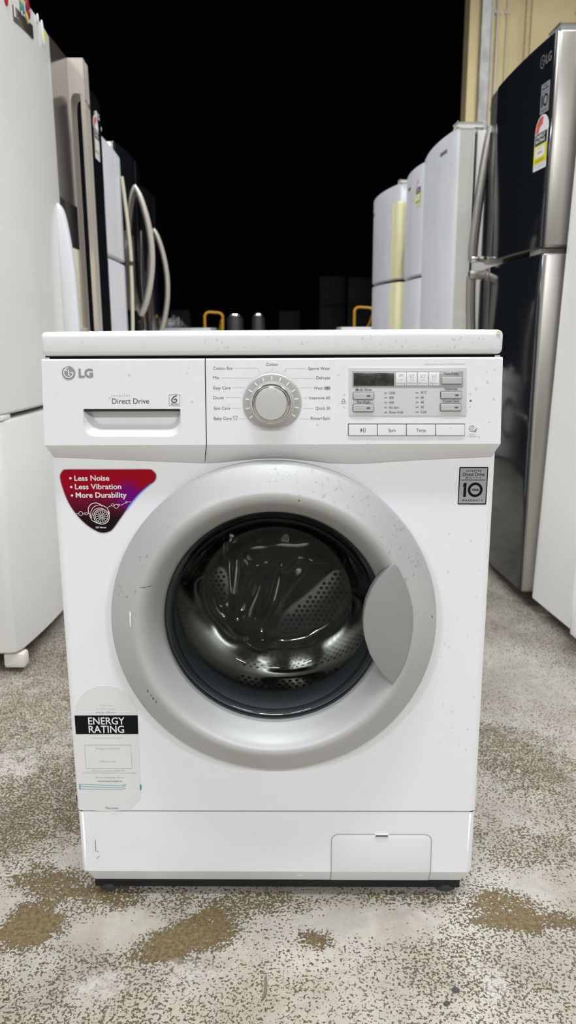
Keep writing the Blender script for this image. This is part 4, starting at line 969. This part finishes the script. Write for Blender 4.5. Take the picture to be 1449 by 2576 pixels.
dim_fridge('tall dim grey fridge in the dark, half behind the yellowed pale fridge', 1.50, 15.0, .56, 1.83, 1.30, 'far dim fridges')
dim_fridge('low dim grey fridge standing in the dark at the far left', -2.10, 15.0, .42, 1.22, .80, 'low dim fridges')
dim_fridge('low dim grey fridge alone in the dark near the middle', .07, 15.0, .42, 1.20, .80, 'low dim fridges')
# crumpled clear wrap added to make the sparkles on the left washer
wr = MB(); rn = random.Random(3); n = 12; rows = []
for i in range(n + 1):
    rows.append([(-.98 + .22 * i / n, 5.22 + .2 * j / n, .863 + .07 * math.sin(PI * i / n) * math.sin(PI * j / n) * (.5 + rn.random())) for j in range(n + 1)])
wr.loft(rows, closed=False).build('sparkle_wrap', 'film', None, smooth=20, label='crumpled clear wrap added for sparkles on the far white washer at the left', category='sparkle wrap')
# chrome-topped cans added to make the far bright highlights
for lab, x, w_ in (('chrome topped can added for a far highlight, the left and wider one', -.47, .075), ('chrome topped can added for a far highlight, the right and narrower one', -.25, .06)):
    r = empty('glint_can', lab, 'glint_can', (x, 6.6, 0), 0, 'cans added for highlights in the yard')
    MB().cyl(0, 0, 0, .955, w_, 24, bev=.01).build('body', 'case', r)
    MB().cyl(0, 0, .955, .992, w_ * .92, 24, bev=.012).build('lid', 'chrome', r)
# yellow hand trolleys
def trolley(label, x, y, w_, ht, lean, grp):
    r = empty('hand_trolley', label, 'hand trolley', (x, y, 0), 0, grp)
    P = fillet([(-w_ / 2, .10), (-w_ / 2, ht), (w_ / 2, ht - .012), (w_ / 2 - .03, .10)], [0, .05, .05, 0], 6)
    P = [p for p in P]
    i0 = P.index((-w_ / 2, .10)) if (-w_ / 2, .10) in P else 0
    fr_ = MB().tube([(a, 0.0 + (ht - b) * -.05, b) for a, b in P], .011, 8); fr_.build('frame', 'trolley', r, smooth=60)
    MB().tube([(w_ / 2 - .012, -.0, ht - .07), (w_ / 2 - .03, .05, ht - .14), (w_ / 2 - .075, .07, ht - .22), (w_ / 2 - .075, .07, .12)], .010, 8).build('brace', 'trolley', r, smooth=60)
    MB().box(-w_ / 2 - .03, w_ / 2 + .03, -.20, .02, .055, .075).build('toe_plate', 'trolley', r)
    for sx in (-1, 1): 
        wl = MB(); wl.prism(circle(.09, .10, .10, 24), 0, .045, .01, lambda a, b, d, sx=sx: (sx * (w_ / 2 + .02 + d), a, b)); wl.build('wheel', 'rubber', r)
    return r
trolley('yellow tubular hand trolley standing left of centre behind the washing machine', -.615, 6.0, .16, 1.0, 0, 'yellow hand trolleys')
trolley('yellow tubular hand trolley standing partly behind the pale fridge with yellowed strips', .69, 6.0, .17, 1.035, 0, 'yellow hand trolleys')
# small litter on the floor
def floor_pt(px, py):
    d = ray(px, py); q = CAM - d * (CAM.z / d.z); return (q.x, q.y, 0)
lf = MB(); lf.prism(spline([(-.002, 0), (.001, .012), (.0015, .03), (.003, .043), (.005, .03), (.004, .01)], 4), .0003, .0025, 0, PLAN)
o = lf.build('leaf', 'chain', None, label='small dry leaf sliver on the concrete in front of the washer', category='leaf'); o.location = floor_pt(661, 2520)
for (px, py, r_, lab) in ((1147, 2493, .0042, 'dark pebble on the floor front right, the farther one of two'), (1124, 2526, .0036, 'dark pebble on the floor front right, the nearer one of two')):
    pb = MB(); pb.loft([[(r_ * k * 1.25 * math.cos(a), r_ * k * (1 + .2 * math.sin(2 * a)) * math.sin(a), z * r_) for a in [2 * PI * j / 10 for j in range(10)]] for k, z in ((.6, .02), (1, .35), (.7, .75), (.2, .9))], cap0=True, cap1=True)
    o = pb.build('pebble', 'dirt', None, smooth=60, label=lab, category='pebble', group='dark pebbles on the floor'); o.location = floor_pt(px, py)
